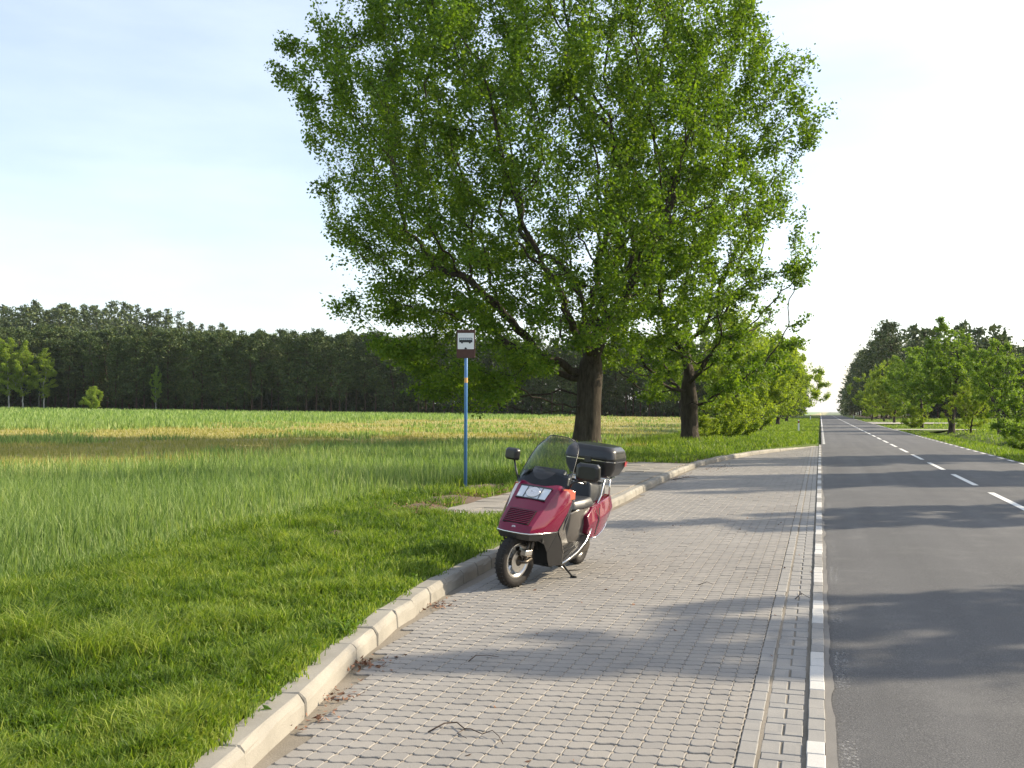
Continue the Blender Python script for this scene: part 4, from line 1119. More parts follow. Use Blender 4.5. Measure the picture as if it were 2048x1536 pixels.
# dug earth by the platform: low mound under the litter
plain('soil', (0.11, 0.075, 0.05), 0.95, nscale=40, namt=0.6)
def mound(px, py, rx, ry, h, name='soil_patch', label='bare brown soil by the platform and sign pole'):
    x, y = on_ground(px, py, 0.12); g = np.random.default_rng(int(px)); V = [(0, 0, h)]; F = []
    for r in (0.35, 0.7, 1.0):
        for k in range(18):
            a = k / 18 * 6.283; q = r * (1 + 0.16 * math.sin(3 * a + px) + g.normal(0, 0.05)); V.append((rx * q * math.cos(a), ry * q * math.sin(a), h * (1 - r) ** 1.0 * g.uniform(0.7, 1.3) - 0.03 * (r == 1.0)))
    for k in range(18): F.append((0, 1 + k, 1 + (k + 1) % 18))
    for q in range(2):
        for k in range(18): F.append((1 + q * 18 + k, 1 + q * 18 + 18 + k, 1 + q * 18 + 18 + (k + 1) % 18, 1 + q * 18 + (k + 1) % 18))
    o = poly_obj(name, V, F, M['soil'], smooth=True); o.location = (x, y, gz(x, y) + 0.005)
    return tag(o, kind='structure')
for px, py, rx, ry in SOIL: mound(px, py, rx, ry, 0.09)

# evening air between the place and the far woods
t = NT('evening_haze'); pv_ = t.n('VolumePrincipled'); pv_.inputs['Color'].default_value = (0.86, 0.92, 1.0, 1); pv_.inputs['Density'].default_value = 0.00008; pv_.inputs['Anisotropy'].default_value = 0.2
t.l(pv_.outputs[0], t.out.inputs['Volume']); M['evening_haze'] = t.m
v, f = box_data(-3200, 3200, -120, 6400, -14.0, 62.0); hz = poly_obj('haze', v, f, M['evening_haze']); tag(hz, 'thin evening haze over the fields', 'haze', None, 'stuff')
# ------------------------------------------------------------------ the scooter
# local axes: x to the rider's left, y rearwards, z up; origin at the front wheel's contact point
t = NT('maroon_paint')
fl = t.noise(3.0, 2.0); M['maroon_paint'] = t.done(t.bsdf(t.mix(fl, (0.13, 0.002, 0.025), (0.16, 0.003, 0.032)), 0.22, 0.0, None, 0.2, 0.6, 0.03))
plain('grey_plastic', (0.034, 0.032, 0.030), 0.42, nscale=40, namt=0.15)
plain('glossy_grey', (0.10, 0.09, 0.08), 0.20, nscale=20, namt=0.1, coat=0.4)
plain('black_plastic', (0.012, 0.012, 0.013), 0.34, coat=0.2)
plain('matt_black', (0.01, 0.01, 0.01), 0.7)
plain('seat_vinyl', (0.022, 0.024, 0.028), 0.42)
plain('chrome', (0.72, 0.71, 0.69), 0.14, 1.0)
plain('alloy', (0.62, 0.60, 0.57), 0.30, 1.0, nscale=30, namt=0.1)
plain('steel_dark', (0.10, 0.085, 0.07), 0.45, 0.8, nscale=30, namt=0.3)
plain('amber_lens', (0.62, 0.10, 0.015), 0.15, coat=1.0)
plain('red_lens', (0.42, 0.012, 0.012), 0.15, coat=1.0)
plain('lamp_reflector', (0.56, 0.60, 0.64), 0.35, 0.0, coat=1.0)
t = NT('tyre_rubber'); n1 = t.noise(60.0, 4.0)
M['tyre_rubber'] = t.done(t.bsdf(t.mix(n1, (0.010, 0.0095, 0.009), (0.030, 0.025, 0.022)), 0.78, 0, t.bump(n1, 0.3, 0.004), 0.3))
def glass(name, tint, gloss=0.06):
    t = NT(name); tr = t.n('BsdfTransparent'); tr.inputs['Color'].default_value = (*tint, 1)
    gl = t.n('BsdfGlossy'); gl.inputs['Roughness'].default_value = 0.05; gl.inputs['Color'].default_value = (0.9, 0.92, 0.95, 1)
    fr = t.n('Fresnel'); fr.inputs['IOR'].default_value = 1.45
    mx = t.n('MixShader'); t.l(t.math('MULTIPLY', fr.outputs[0], 0.9), mx.inputs[0]); t.l(tr.outputs[0], mx.inputs[1]); t.l(gl.outputs[0], mx.inputs[2]); M[name] = t.done(mx)
glass('smoked_screen', (0.42, 0.45, 0.46)); glass('clear_lens', (0.90, 0.93, 0.95))

fx, fy = on_ground(1025, 1172)
LEAN = R(6.5); YAWS = R(-8.5)
sc = empty('scooter', (fx, fy, 0.0), (0, LEAN, YAWS))
tag(sc, 'maroon touring scooter with tall windscreen and black top box parked at the kerb', 'scooter')

def mir(pts): return [(-x, y, z) for x, y, z in pts]
# front cowl
rows = [
 [(0, -.140, .500), (.09, -.133, .500), (.165, -.105, .500), (.225, .03, .500), (.262, .16, .500), (.285, .285, .500)],
 [(0, -.105, .565), (.095, -.098, .565), (.172, -.070, .565), (.238, .065, .565), (.278, .20, .565), (.302, .33, .565)],
 [(0, .055, .680), (.105, .062, .680), (.186, .085, .680), (.258, .20, .680), (.300, .31, .680), (.322, .42, .680)],
 [(0, .195, .780), (.11, .202, .780), (.198, .220, .780), (.272, .32, .780), (.310, .41, .780), (.328, .485, .780)],
 [(0, .335, .885), (.12, .342, .885), (.212, .360, .885), (.270, .43, .880), (.298, .48, .872), (.312, .52, .862)],
 [(0, .400, .925), (.12, .408, .925), (.205, .425, .925), (.245, .47, .915), (.262, .50, .905), (.270, .53, .895)],
]
V, F = [], []
for r in rows:
    full = [(-x, y, z) for x, y, z in reversed(r[1:])] + r
    V += full
w = len(rows[0]) * 2 - 1
for i in range(len(rows) - 1):
    for j in range(w - 1): F.append((i * w + j, i * w + j + 1, (i + 1) * w + j + 1, (i + 1) * w + j))
cowl = poly_obj('front_cowl', V, F, M['maroon_paint'], sc, bevel=0.010, seg=2, solid=0.006)
def hood(x, s, out=0.0):
    """point on the hood plane: s 0..1 from the nose up to the screen"""
    z = 0.50 + 0.425 * s; y = np.interp(z, [.5, .565, .68, .78, .885, .925], [-.135, -.10, .06, .20, .34, .405])
    n = Vector((0, -0.60, 0.80)); return Vector((x, float(y), z)) + n * out
def hood_quad(name, x0, x1, s0, s1, o0, o1, mat, parent, taper=0.0, bevel=0.0):
    lo = [hood(x0, s0, o0), hood(x1, s0, o0), hood(x1 + taper, s1, o0), hood(x0 - taper, s1, o0)]
    hi = [hood(x0, s0, o1), hood(x1, s0, o1), hood(x1 + taper, s1, o1), hood(x0 - taper, s1, o1)]
    return poly_obj(name, lo + hi, [(3, 2, 1, 0), (4, 5, 6, 7), (0, 1, 5, 4), (1, 2, 6, 5), (2, 3, 7, 6), (3, 0, 4, 7)], mat, parent, bevel=bevel)
# grille of eight slats over a dark opening
gr = hood_quad('grille_opening', -.135, .135, .17, .45, 0.002, 0.007, M['matt_black'], cowl, 0.006)
for k in range(8):
    s = .185 + k * 0.033; hood_quad('grille_slat', -.128 - .0006 * k, .128 + .0006 * k, s, s + .010, 0.007, 0.016, M['maroon_paint'], cowl, 0)
# wing-shaped badge on the nose
for k in range(3):
    hood_quad('badge_feather', -.022 + .004 * k, .020 - .003 * k, .085 + .012 * k, .092 + .012 * k, 0.004, 0.008, M['chrome'], cowl)
# headlight: reflector bowl with bulb behind a clear lens
hl = hood_quad('headlight', -.150, .150, .665, .895, 0.001, 0.010, M['lamp_reflector'], sc, 0.012, 0.003)
hood_quad('headlight_bezel', -.158, .158, .650, .668, 0.0, 0.014, M['black_plastic'], hl)
hood_quad('headlight_bezel', -.170, .170, .893, .915, 0.0, 0.014, M['black_plastic'], hl)
c0 = hood(0, .78, 0.012)
v, f = lathe_data([(0.0, -.004), (.03, -.004), (.070, .002), (.073, .010), (.066, .012), (.036, .002), (.020, .012), (.0, .015)], 20, 'Z')
q = Vector((0, -.6, .8)).to_track_quat('Z', 'Y').to_euler(); v, f = xform((v, f), tuple(c0), tuple(q)); poly_obj('bulb_bowl', v, f, M['chrome'], hl, smooth=True)
hood_quad('lamp_divider', -.082, -.078, .672, .89, 0.010, 0.018, M['grey_plastic'], hl); hood_quad('lamp_divider', .078, .082, .672, .89, 0.010, 0.018, M['grey_plastic'], hl)
# indicators wrapped round the cowl's upper corners
for sgn in (1, -1):
    a = [(.232, .385, .80), (.300, .455, .79), (.333, .520, .80), (.320, .545, .872), (.292, .49, .893), (.240, .425, .897)]
    b = [(x + .016, y - .008, z + .004) for x, y, z in a]; P = [(sgn * x, y, z) for x, y, z in a + b]
    poly_obj('indicator', P, [(5, 4, 3, 2, 1, 0), (6, 7, 8, 9, 10, 11)] + [(k, (k + 1) % 6, 6 + (k + 1) % 6, 6 + k) for k in range(6)], M['amber_lens'], sc, bevel=0.005)
# bright trim under the cowl
path = [(-x, y, z - .006) for x, y, z in reversed(rows[0][1:])] + [(x, y, z - .006) for x, y, z in rows[0]]
path = [(x * 1.012, y - .004, z) for x, y, z in path]
v, f = tube_data(path, 0.0065, 8); poly_obj('trim_line', v, f, M['chrome'], sc, smooth=True)
# dark lower fairing: lip and two cheeks with the wheel arch between
lipT = [(x, y, z - .012) for x, y, z in rows[0]]
arch = [(0, -.110, .435), (.09, -.103, .432), (.150, -.070, .425), (.190, .06, .415), (.215, .15, .375), (.225, .215, .29)]
low = [None, None, None, (.255, .17, .40), (.285, .30, .33), (.295, .36, .28)]
V, F = [], []
for sgn in (1, -1):
    o = len(V); n = len(lipT)
    V += [(sgn * x, y, z) for x, y, z in lipT] + [(sgn * x, y, z) for x, y, z in arch]
    for k in range(n - 1): F.append((o + k, o + k + 1, o + n + k + 1, o + n + k) if sgn > 0 else (o + n + k, o + n + k + 1, o + k + 1, o + k))
    # cheek below
    o2 = len(V); V += [(sgn * x, y, z) for x, y, z in [(.285, .285, .488), (.305, .345, .40), (.312, .40, .28), (.300, .435, .155), (.235, .275, .15), (.228, .235, .22), (.225, .215, .29)]]
    F.append(tuple(o2 + k for k in range(7)))
    F.append((o2 + 3, o2 + 4, o2 + 4))if False else None
    V += [(sgn * .10, .33, .14)]; F.append((o2 + 3, o2 + 7, o2 + 4))
bm_v = V
lower = poly_obj('lower_fairing', V, F, M['grey_plastic'], sc, bevel=0.006, solid=0.010)
v, f = join_data([box_data(-.24, .24, .330, .350, .13, .62), box_data(-.20, .20, .02, .34, .56, .58), box_data(-.228, -.222, .08, .34, .40, .60), box_data(.222, .228, .08, .34, .40, .60)])
poly_obj('wheel_well', v, f, M['matt_black'], sc)
# leg shield behind the cowl, down to the floor
L_ = [(.262, .545, .895), (.322, .515, .775), (.318, .44, .66), (.300, .36, .56), (.285, .315, .49), (.302, .37, .40), (.306, .43, .28), (.296, .455, .16)]
V = [(x, y, z) for x, y, z in L_] + [(-x, y, z) for x, y, z in L_] + [(.16, .60, .86), (.15, .56, .60), (.14, .52, .25), (-.16, .60, .86), (-.15, .56, .60), (-.14, .52, .25)]
n = len(L_)
F = [(0, 1, 2, 17, 16), (2, 3, 4, 5, 17), (5, 6, 7, 18, 17), (8, 19, 20, 10, 9), (10, 20, 13, 12, 11), (13, 20, 21, 15, 14), (16, 17, 20, 19), (17, 18, 21, 20)]
poly_obj('leg_shield', V, F, M['glossy_grey'], sc, bevel=0.008, solid=0.012)
# knee pad panels that catch the sun beside the cowl
for sgn in (1, -1):
    P = [(.318, .50, .70), (.326, .53, .79), (.300, .585, .85), (.250, .66, .80), (.240, .62, .62), (.285, .46, .50), (.300, .40, .50)]
    P = [(sgn * x, y, z) for x, y, z in P]; poly_obj('knee_panel', P, [tuple(range(7))], M['glossy_grey'], sc, solid=0.014, bevel=0.004)
# windscreen
V, F = [], []; NU, NV = 17, 13
for i in range(NV):
    v_ = i / (NV - 1)
    for j in range(NU):
        u = -1 + 2 * j / (NU - 1)
        wd = 0.285 - 0.055 * v_ - 0.035 * v_ ** 4
        zz = 0.93 + 0.515 * v_ * (1 - 0.10 * abs(u) ** 3.2 * v_) + 0.03 * (1 - v_) * abs(u)
        if v_ > 0.8: wd *= 1 - 0.14 * ((v_ - 0.8) / 0.2) ** 2
        V.append((wd * u, 0.345 + 0.335 * v_ + 0.05 * v_ * v_ + 0.125 * u * u, zz))
for i in range(NV - 1):
    for j in range(NU - 1): F.append((i * NU + j, i * NU + j + 1, (i + 1) * NU + j + 1, (i + 1) * NU + j))
scr = poly_obj('windscreen', V, F, M['smoked_screen'], sc, smooth=True)
rim = [V[i * NU] for i in range(NV)] + [V[(NV - 1) * NU + j] for j in range(1, NU)] + [V[i * NU + NU - 1] for i in range(NV - 2, -1, -1)]
v, f = tube_data(rim, 0.0045, 6); poly_obj('screen_border', v, f, M['black_plastic'], scr, smooth=True)
# black base panel of the screen and the dash hood behind it
V, F = [], []
for i in range(5):
    v_ = i / 4 * 0.30
    for j in range(NU):
        u = -1 + 2 * j / (NU - 1); wd = (0.285 - 0.055 * v_) * 0.985
        V.append((wd * u, 0.353 + 0.335 * v_ + 0.125 * u * u, 0.872 + 0.565 * v_ + 0.03 * (1 - v_) * abs(u) - (0.055 * u * u * i / 4)))
for i in range(4):
    for j in range(NU - 1): F.append((i * NU + j, i * NU + j + 1, (i + 1) * NU + j + 1, (i + 1) * NU + j))
poly_obj('screen_base', V, F, M['black_plastic'], sc, smooth=True, solid=0.006)
P0 = [(-.235, .49, .87), (.235, .49, .87), (.225, .66, .88), (-.225, .66, .88), (-.19, .515, 1.02), (.19, .515, 1.02), (.18, .64, 1.075), (-.18, .64, 1.075)]
poly_obj('dash_hood', P0, [(0, 3, 2, 1), (4, 5, 6, 7), (0, 1, 5, 4), (1, 2, 6, 5), (2, 3, 7, 6), (3, 0, 4, 7)], M['black_plastic'], sc, bevel=0.03, seg=3)
for xx in (-.09, .06):
    v, f = lathe_data([(0.0, 0.012), (.036, .012), (.04, 0.0), (.04, -.03)], 18, 'Y'); v, f = xform((v, f), (xx, .668, .985), (R(-20), 0, 0)); poly_obj('gauge', v, f, M['black_plastic'], sc, smooth=True)
# handlebar with grips, turned a little like the front wheel
ST = R(-10)
def steer(p, piv=(0, .33)):
    x, y, z = p; dx, dy = x - piv[0], y - piv[1]
    return (piv[0] + dx * math.cos(ST) - dy * math.sin(ST), piv[1] + dx * math.sin(ST) + dy * math.cos(ST), z)
hb = [(-.36, .70, .965), (-.22, .64, .985), (-.10, .55, .96), (0, .52, .95), (.10, .55, .96), (.22, .64, .985), (.36, .70, .965)]
v, f = tube_data([steer(p, (0, .52)) for p in hb], 0.012, 8); bar = poly_obj('handlebar', v, f, M['matt_black'], sc, smooth=True)
for sgn in (1, -1):
    v, f = tube_data([steer((sgn * .235, .646, .984), (0, .52)), steer((sgn * .37, .704, .964), (0, .52))], 0.019, 10); poly_obj('grip', v, f, M['matt_black'], bar, smooth=True)
    v, f = tube_data([steer((sgn * .22, .60, .985), (0, .52)), steer((sgn * .30, .605, .975), (0, .52)), steer((sgn * .37, .655, .96), (0, .52))], 0.006, 6); poly_obj('lever', v, f, M['alloy'], bar, smooth=True)
# mirrors
def mirror(sgn, c, size, yaw):
    v, f = tube_data([(sgn * .262, .50, .885), (sgn * .31, .50, .97), (c[0] - sgn * .02, c[1], c[2] - size[1] * .42)], [0.016, 0.012, 0.010], 8)
    m = poly_obj('mirror_arm', v, f, M['black_plastic'], sc, smooth=True)
    w_, h_, d_ = size[0] / 2, size[1] / 2, 0.05
    fr = [(-w_ * .8, -h_), (w_ * .75, -h_), (w_, -h_ * .55), (w_ * .93, h_ * .7), (w_ * .7, h_), (-w_ * .75, h_), (-w_, h_ * .65), (-w_, -h_ * .7)]
    V = [(x * .72, -d_, z * .72) for x, z in fr] + [(x * .95, -d_ * .55, z * .95) for x, z in fr] + [(x, d_ * .3, z) for x, z in fr]
    n = 8; F = [tuple(range(n - 1, -1, -1)), tuple(range(2 * n, 3 * n))]
    for r_ in range(2): F += [(r_ * n + k, r_ * n + (k + 1) % n, (r_ + 1) * n + (k + 1) % n, (r_ + 1) * n + k) for k in range(n)]
    if sgn < 0: V = [(-x, y, z) for x, y, z in V]
    o = poly_obj('mirror_housing', [tuple(Matrix.Rotation(yaw, 3, 'Z') @ Vector(p) + Vector(c)) for p in V], F, M['black_plastic'], m, bevel=0.008, seg=3)
    Vg = [(x * .9, d_ * .3 + .003, z * .9) for x, z in fr]
    if sgn < 0: Vg = [(-x, y, z) for x, y, z in Vg]
    poly_obj('mirror_glass', [tuple(Matrix.Rotation(yaw, 3, 'Z') @ Vector(p) + Vector(c)) for p in Vg], [tuple(range(8))], M['chrome'], m)
mirror(1, (.462, .50, 1.09), (.255, .18), R(8))
mirror(-1, (-.375, .50, 1.165), (.17, .125), R(-14))

# front wheel (turned), fork with leading link
axle = (0, .0, .262); WS = R(-13)
def wheel(center, rad, half, steer_a, spokes, name):
    base = (center, (0, 0, steer_a))
    r0 = rad * 0.62
    prof = [(r0 - .012, -half * .62), (r0 + .008, -half * .66), (r0 + .010, -half * .50), (r0 - .014, -half * .34), (r0 - .014, half * .34), (r0 + .010, half * .50), (r0 + .008, half * .66), (r0 - .012, half * .62), (r0 - .030, half * .30), (r0 - .030, -half * .30)]
    parts = [lathe_data(prof, 40, 'X', True)]
    for k in range(spokes):
        a = 2 * math.pi * k / spokes + 0.35
        bb = box_data(-half * .26, half * .26, -.017, .017, .04, r0 - .018); parts.append(xform(bb, (0, 0, 0), (a, 0, 0)))
        bb = box_data(half * .20, half * .36, -.007, .007, .04, r0 - .018); parts.append(xform(bb, (0, 0, 0), (a, 0, 0)))
    w_ = poly_obj('front_wheel' if name == 'front' else 'rear_wheel', *xform(join_data(parts), *base), M['alloy'], sc, bevel=0.003, smooth=True)
    tp = [(r0 + .006, -half * .62), (r0 + .03, -half * .92), (rad * .80, -half * 1.0), (rad * .93, -half * .86), (rad * .985, -half * .52), (rad, 0), (rad * .985, half * .52), (rad * .93, half * .86), (rad * .80, half * 1.0), (r0 + .03, half * .92), (r0 + .006, half * .62)]
    tyre = poly_obj('tyre', *xform(lathe_data(tp, 56, 'X'), *base), M['tyre_rubber'], w_, smooth=True)
    gp = []
    for k in range(36):
        a = 2 * math.pi * k / 36
        for sg in (1, -1): gp.append(xform(box_data(sg * half * .18 if sg > 0 else -half * .78, half * .78 if sg > 0 else -half * .18, -.0022, .0022, rad * .955, rad * 1.0035), (0, 0, 0), (a + (0.06 if sg < 0 else 0), 0, 0)))
    tag(poly_obj('tread_groove', *xform(join_data(gp), *base), M['matt_black'], w_), kind='stuff')
    hp = [(.0, half * .75), (.030, half * .75), (.045, half * .55), (.072, half * .50), (.078, half * .30), (.078, -half * .40), (.045, -half * .6), (0, -half * .7)]
    poly_obj('hub', *xform(lathe_data(hp, 24, 'X'), *base), M['steel_dark'] if name == 'front' else M['grey_plastic'], w_, smooth=True)
    return w_
wheel(axle, .262, .055, WS, 6, 'front')
dv = lathe_data([(.05, .043), (.108, .043), (.108, .047), (.05, .047)], 30, 'X', True); poly_obj('brake_disc', *xform(dv, axle, (0, 0, WS)), M['alloy'], sc)
def sw(p): return tuple(Matrix.Rotation(WS, 3, 'Z') @ Vector(p))
parts = []
for sx_ in (.088, -.088):
    parts += [tube_data([sw((sx_, .17, .60)), sw((sx_, .125, .40)), sw((sx_, .115, .30))], [.022, .022, .020], 10), tube_data([sw((sx_, .13, .285)), sw((sx_, .06, .255)), sw((sx_ * .95, 0, .262))], [.020, .018, .020], 8),
              tube_data([sw((sx_ * .95, .03, .27)), sw((sx_ * .95, .10, .50))], [.016, .016], 8)]
parts.append(tube_data([sw((-.09, 0, .262)), sw((.09, 0, .262))], [.012, .012], 8))
v, f = join_data(parts); poly_obj('fork', v, f, M['steel_dark'], sc, smooth=True)
v, f = xform(box_data(-.028, .040, -.045, .060, -.028, .030), sw((.098, .020, .352)), (0, 0, WS)); cal = poly_obj('brake_caliper', v, f, M['alloy'], sc, bevel=0.010)
v, f = xform(box_data(-.024, .043, -.03, .045, -.006, .006), sw((.10, .02, .318)), (0, 0, WS)); poly_obj('caliper_rib', v, f, M['steel_dark'], cal, bevel=0.003)
# inner mudguard over the tyre
V, F = [], []
for i in range(10):
    a = R(62 + i * 11)
    for j in range(5):
        u = -1 + j / 2; rr = .288 - .012 * u * u; V.append(sw((.066 * u, -rr * math.cos(a), .262 + rr * math.sin(a))))
for i in range(9):
    for j in range(4): F.append((i * 5 + j, i * 5 + j + 1, i * 5 + j + 6, i * 5 + j + 5))
poly_obj('mudguard', V, F, M['matt_black'], sc, smooth=True, solid=0.005)
# brake hose
v, f = tube_data([sw((-.10, .05, .40)), sw((-.15, -.06, .43)), sw((-.165, -.05, .36)), sw((-.11, .03, .30))], .006, 6); poly_obj('brake_hose', v, f, M['matt_black'], sc, smooth=True)

# floor, tunnel, skirt
for sgn in (1, -1):
    P = [(.13, .48, .19), (.298, .455, .165), (.312, .80, .235), (.305, 1.02, .315), (.13, 1.02, .30)]
    P = [(sgn * x, y, z) for x, y, z in P]; V = P + [(x * .96, y, z - .05) for x, y, z in P]
    poly_obj('footboard', V, [tuple(range(5)), tuple(range(9, 4, -1))] + [(k, (k + 1) % 5, 5 + (k + 1) % 5, 5 + k) for k in range(5)], M['grey_plastic'], sc, bevel=0.008)
    for k in range(3):
        x0 = sgn * (.165 + .045 * k); v, f = xform(box_data(-.014, .014, 0, .42, 0, .006), (x0, .53, .207 - .002 * k), (R(10.5), 0, 0)); poly_obj('foot_mat', v, f, M['matt_black'], sc)
    v, f = tube_data([(sgn * .304, .448, .166), (sgn * .318, .62, .198), (sgn * .320, .80, .237), (sgn * .314, 1.00, .310), (sgn * .306, 1.12, .385), (sgn * .298, 1.18, .43)], 0.010, 8)
    poly_obj('skirt_trim', v, f, M['chrome'], sc, smooth=True)
    P = [(.296, .46, .14), (.30, .80, .20), (.296, 1.02, .28), (.285, 1.14, .36), (.26, 1.30, .30), (.24, 1.02, .14), (.22, .62, .11)]
    P = [(sgn * x, y, z) for x, y, z in P]; V = P + [(x * .55, y, z) for x, y, z in P]
    poly_obj('skirt', V, [tuple(range(7)), tuple(range(13, 6, -1))] + [(k, (k + 1) % 7, 7 + (k + 1) % 7, 7 + k) for k in range(7)], M['grey_plastic'], sc, bevel=0.008)
def loft(name, secs, mat, bevel=0.012, parent=None, seg=3):
    V, F = [], []
    n = len(secs[0])
    for s in secs: V += list(s)
    for i in range(len(secs) - 1):
        for k in range(n): F.append((i * n + k, i * n + (k + 1) % n, (i + 1) * n + (k + 1) % n, (i + 1) * n + k))
    F.append(tuple(range(n - 1, -1, -1))); F.append(tuple((len(secs) - 1) * n + k for k in range(n)))
    return poly_obj(name, V, F, mat, parent or sc, bevel=bevel, seg=seg)
def sec(y, hw0, hw1, z0, z1, dy=0.0, mid=None):
    m = mid or ((hw0 + hw1) / 2 * 1.06, (z0 + z1) / 2)
    return [(-hw0, y, z0), (hw0, y, z0), (m[0], y + dy / 2, m[1]), (hw1, y + dy, z1), (-hw1, y + dy, z1), (-m[0], y + dy / 2, m[1])]
loft('centre_tunnel', [sec(.46, .16, .11, .16, .66), sec(.60, .15, .10, .18, .56), sec(.80, .145, .10, .22, .50), sec(1.02, .17, .13, .26, .58)], M['glossy_grey'], 0.02)
loft('underseat_body', [sec(.86, .13, .155, .28, .60, .05), sec(1.00, .19, .20, .28, .64, .03), sec(1.20, .235, .225, .30, .655), sec(1.50, .24, .22, .30, .68)], M['glossy_grey'], 0.022)
# seat: rider's part, step and passenger's part
loft('rider_seat', [sec(.86, .12, .08, .615, .665, .03), sec(.96, .19, .15, .625, .715), sec(1.12, .235, .20, .635, .735), sec(1.32, .245, .21, .645, .745)], M['seat_vinyl'], 0.02)
loft('passenger_seat', [sec(1.30, .20, .16, .66, .90, .06), sec(1.40, .215, .18, .67, .88), sec(1.60, .21, .18, .69, .86), sec(1.86, .17, .14, .72, .86)], M['seat_vinyl'], 0.025)
# maroon rear body
prof = [  # y, half width low/mid/top, z low/mid/top
 (1.13, .272, .292, .262, .38, .47, .56), (1.28, .270, .300, .262, .315, .50, .640), (1.45, .266, .300, .258, .315, .52, .670),
 (1.62, .250, .290, .245, .340, .54, .690), (1.80, .225, .270, .225, .385, .56, .705), (1.97, .175, .235, .195, .44, .58, .715), (2.06, .13, .19, .16, .49, .60, .705)]
V, F = [], []
for y, a, b, c_, z0, z1, z2 in prof: V += [(-c_, y, z2), (-b, y, z1), (-a, y, z0), (a, y, z0), (b, y, z1), (c_, y, z2)]
n = 6
for i in range(len(prof) - 1):
    for k in range(n): F.append((i * n + k, i * n + (k + 1) % n, (i + 1) * n + (k + 1) % n, (i + 1) * n + k))
F += [tuple(range(n)), tuple((len(prof) - 1) * n + k for k in range(n))]
rear = poly_obj('rear_cowl', V, F, M['maroon_paint'], sc, bevel=0.010)
for sgn in (1, -1):
    v, f = tube_data([(sgn * (a + .004), y, z0 - .004) for y, a, b, c_, z0, z1, z2 in prof[1:]], 0.008, 6); poly_obj('rear_trim', v, f, M['chrome'], rear, smooth=True)
    V = [(sgn * x, y, z) for x, y, z in ((.298, 1.36, .635), (.304, 1.37, .50), (.276, 1.36, .345), (.276, 1.385, .345), (.305, 1.395, .50), (.298, 1.385, .637))]
    poly_obj('panel_seam', V, [(0, 1, 4, 5), (1, 2, 3, 4)], M['black_plastic'], rear)
v, f = box_data(-.14, .14, 2.045, 2.085, .52, .66); poly_obj('tail_light', v, f, M['red_lens'], sc, bevel=0.01)
# rear wheel, engine case and exhaust
wheel((0, 1.62, .235), .235, .06, 0.0, 5, 'rear')
loft('engine_case', [sec(1.02, .10, .10, .16, .30), sec(1.25, .14, .13, .15, .34), sec(1.62, .13, .11, .17, .32), sec(1.74, .10, .08, .20, .29)], M['steel_dark'], 0.02)
v, f = tube_data([(.115, 1.20, .24), (.175, 1.20, .24)], [.085, .075], 20); poly_obj('clutch_cover', v, f, M['alloy'], sc, smooth=True, bevel=0.01)
v, f = tube_data([(-.12, .95, .18), (-.16, 1.2, .17), (-.19, 1.45, .24), (-.20, 2.0, .30)], [.025, .03, .06, .055], 12); poly_obj('exhaust', v, f, M['steel_dark'], sc, smooth=True)
# luggage rack and top box
parts = []
for sgn in (1, -1):
    parts += [tube_data([(sgn * .225, 1.42, .66), (sgn * .235, 1.55, .80), (sgn * .215, 1.66, .955), (sgn * .20, 2.02, .965)], .011, 8), tube_data([(sgn * .205, 1.92, .70), (sgn * .205, 1.86, .955)], .010, 8)]
parts.append(tube_data([(-.2, 1.72, .962), (.2, 1.72, .962)], .009, 8)); parts.append(tube_data([(-.2, 1.98, .962), (.2, 1.98, .962)], .009, 8))
v, f = join_data(parts); poly_obj('luggage_rack', v, f, M['chrome'], sc, smooth=True)
def rrect(hw, hl, z, cy, r, n=9):
    P = []
    for cx, cyy, a0 in ((hw - r, hl - r, 0), (-hw + r, hl - r, 90), (-hw + r, -hl + r, 180), (hw - r, -hl + r, 270)):
        for k in range(n):
            a = R(a0 + 90 * k / (n - 1)); P.append((cx + r * math.cos(a), cy + cyy + r * math.sin(a), z))
    return P
CY = 1.90
loft('top_box', [rrect(.205, .165, .975, CY - .01, .07), rrect(.250, .205, 1.00, CY, .09), rrect(.290, .235, 1.08, CY, .10), rrect(.300, .245, 1.155, CY, .10)], M['black_plastic'], 0.010, None, 3)
box = [o for o in sc.children if o.name.startswith('top_box')][0]
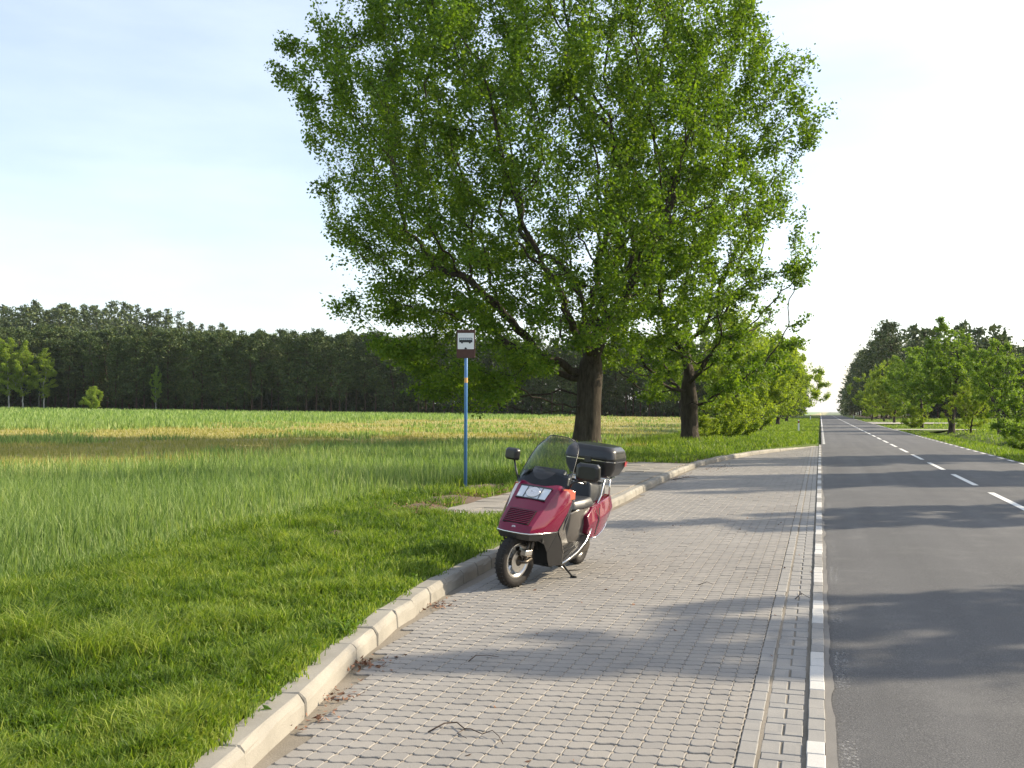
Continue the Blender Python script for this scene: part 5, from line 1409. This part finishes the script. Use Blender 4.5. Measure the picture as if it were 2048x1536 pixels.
loft('box_lid', [rrect(.303, .248, 1.163, CY, .10), rrect(.304, .249, 1.20, CY, .10), rrect(.285, .232, 1.275, CY, .10), rrect(.245, .195, 1.318, CY, .10), rrect(.17, .13, 1.330, CY, .08)], M['black_plastic'], 0.014, box)
loft('lid_seam', [rrect(.297, .242, 1.150, CY, .10), rrect(.297, .242, 1.170, CY, .10)], M['chrome'], 0.0, box)
for sgn in (1, -1):
    P = [(sgn * x, y, z) for x, y, z in ((.307, 2.02, 1.10), (.300, 2.10, 1.10), (.24, 2.155, 1.10), (.307, 2.02, 1.155), (.304, 2.11, 1.155), (.24, 2.158, 1.155))]
    poly_obj('box_reflector', P, [(0, 1, 4, 3), (1, 2, 5, 4)], M['red_lens'], box, solid=0.006)
v, f = box_data(-.04, .04, CY - .255, CY - .245, 1.13, 1.20); poly_obj('box_latch', v, f, M['grey_plastic'], box, bevel=0.004)
# side stand and its foot, on the rider's left
def down(x, y, z=0.0):
    """local point whose world height is z"""
    return (x, y, (z + x * math.sin(LEAN)) / math.cos(LEAN))
v, f = tube_data([(.20, .66, .20), (.255, .70, .12), down(.30, .735, .03), down(.315, .745, .008)], [.014, .012, .011, .011], 8)
std = poly_obj('side_stand', v, f, M['matt_black'], sc, smooth=True)
v, f = tube_data([down(.295, .75, .008), down(.36, .74, .008)], [.016, .014], 8); poly_obj('stand_foot', v, f, M['matt_black'], std, smooth=True)
v, f = tube_data([down(.28, .72, .075), down(.36, .70, .085), down(.41, .685, .095)], .005, 6); poly_obj('stand_lever', v, f, M['steel_dark'], std, smooth=True)
v, f = tube_data([(.15, .70, .17), (.235, .705, .10)], [.012, .010], 8); poly_obj('stand_spring', v, f, M['alloy'], std, smooth=True)

# bodywork rides higher than the wheels
KEEP = ('front_wheel', 'rear_wheel', 'brake_disc', 'fork', 'brake_caliper', 'brake_hose', 'mudguard', 'side_stand', 'top_box', 'luggage_rack', 'engine_case', 'exhaust', 'clutch_cover', 'windscreen')
for o in sc.children:
    if not o.name.startswith(KEEP): o.location.z += 0.055
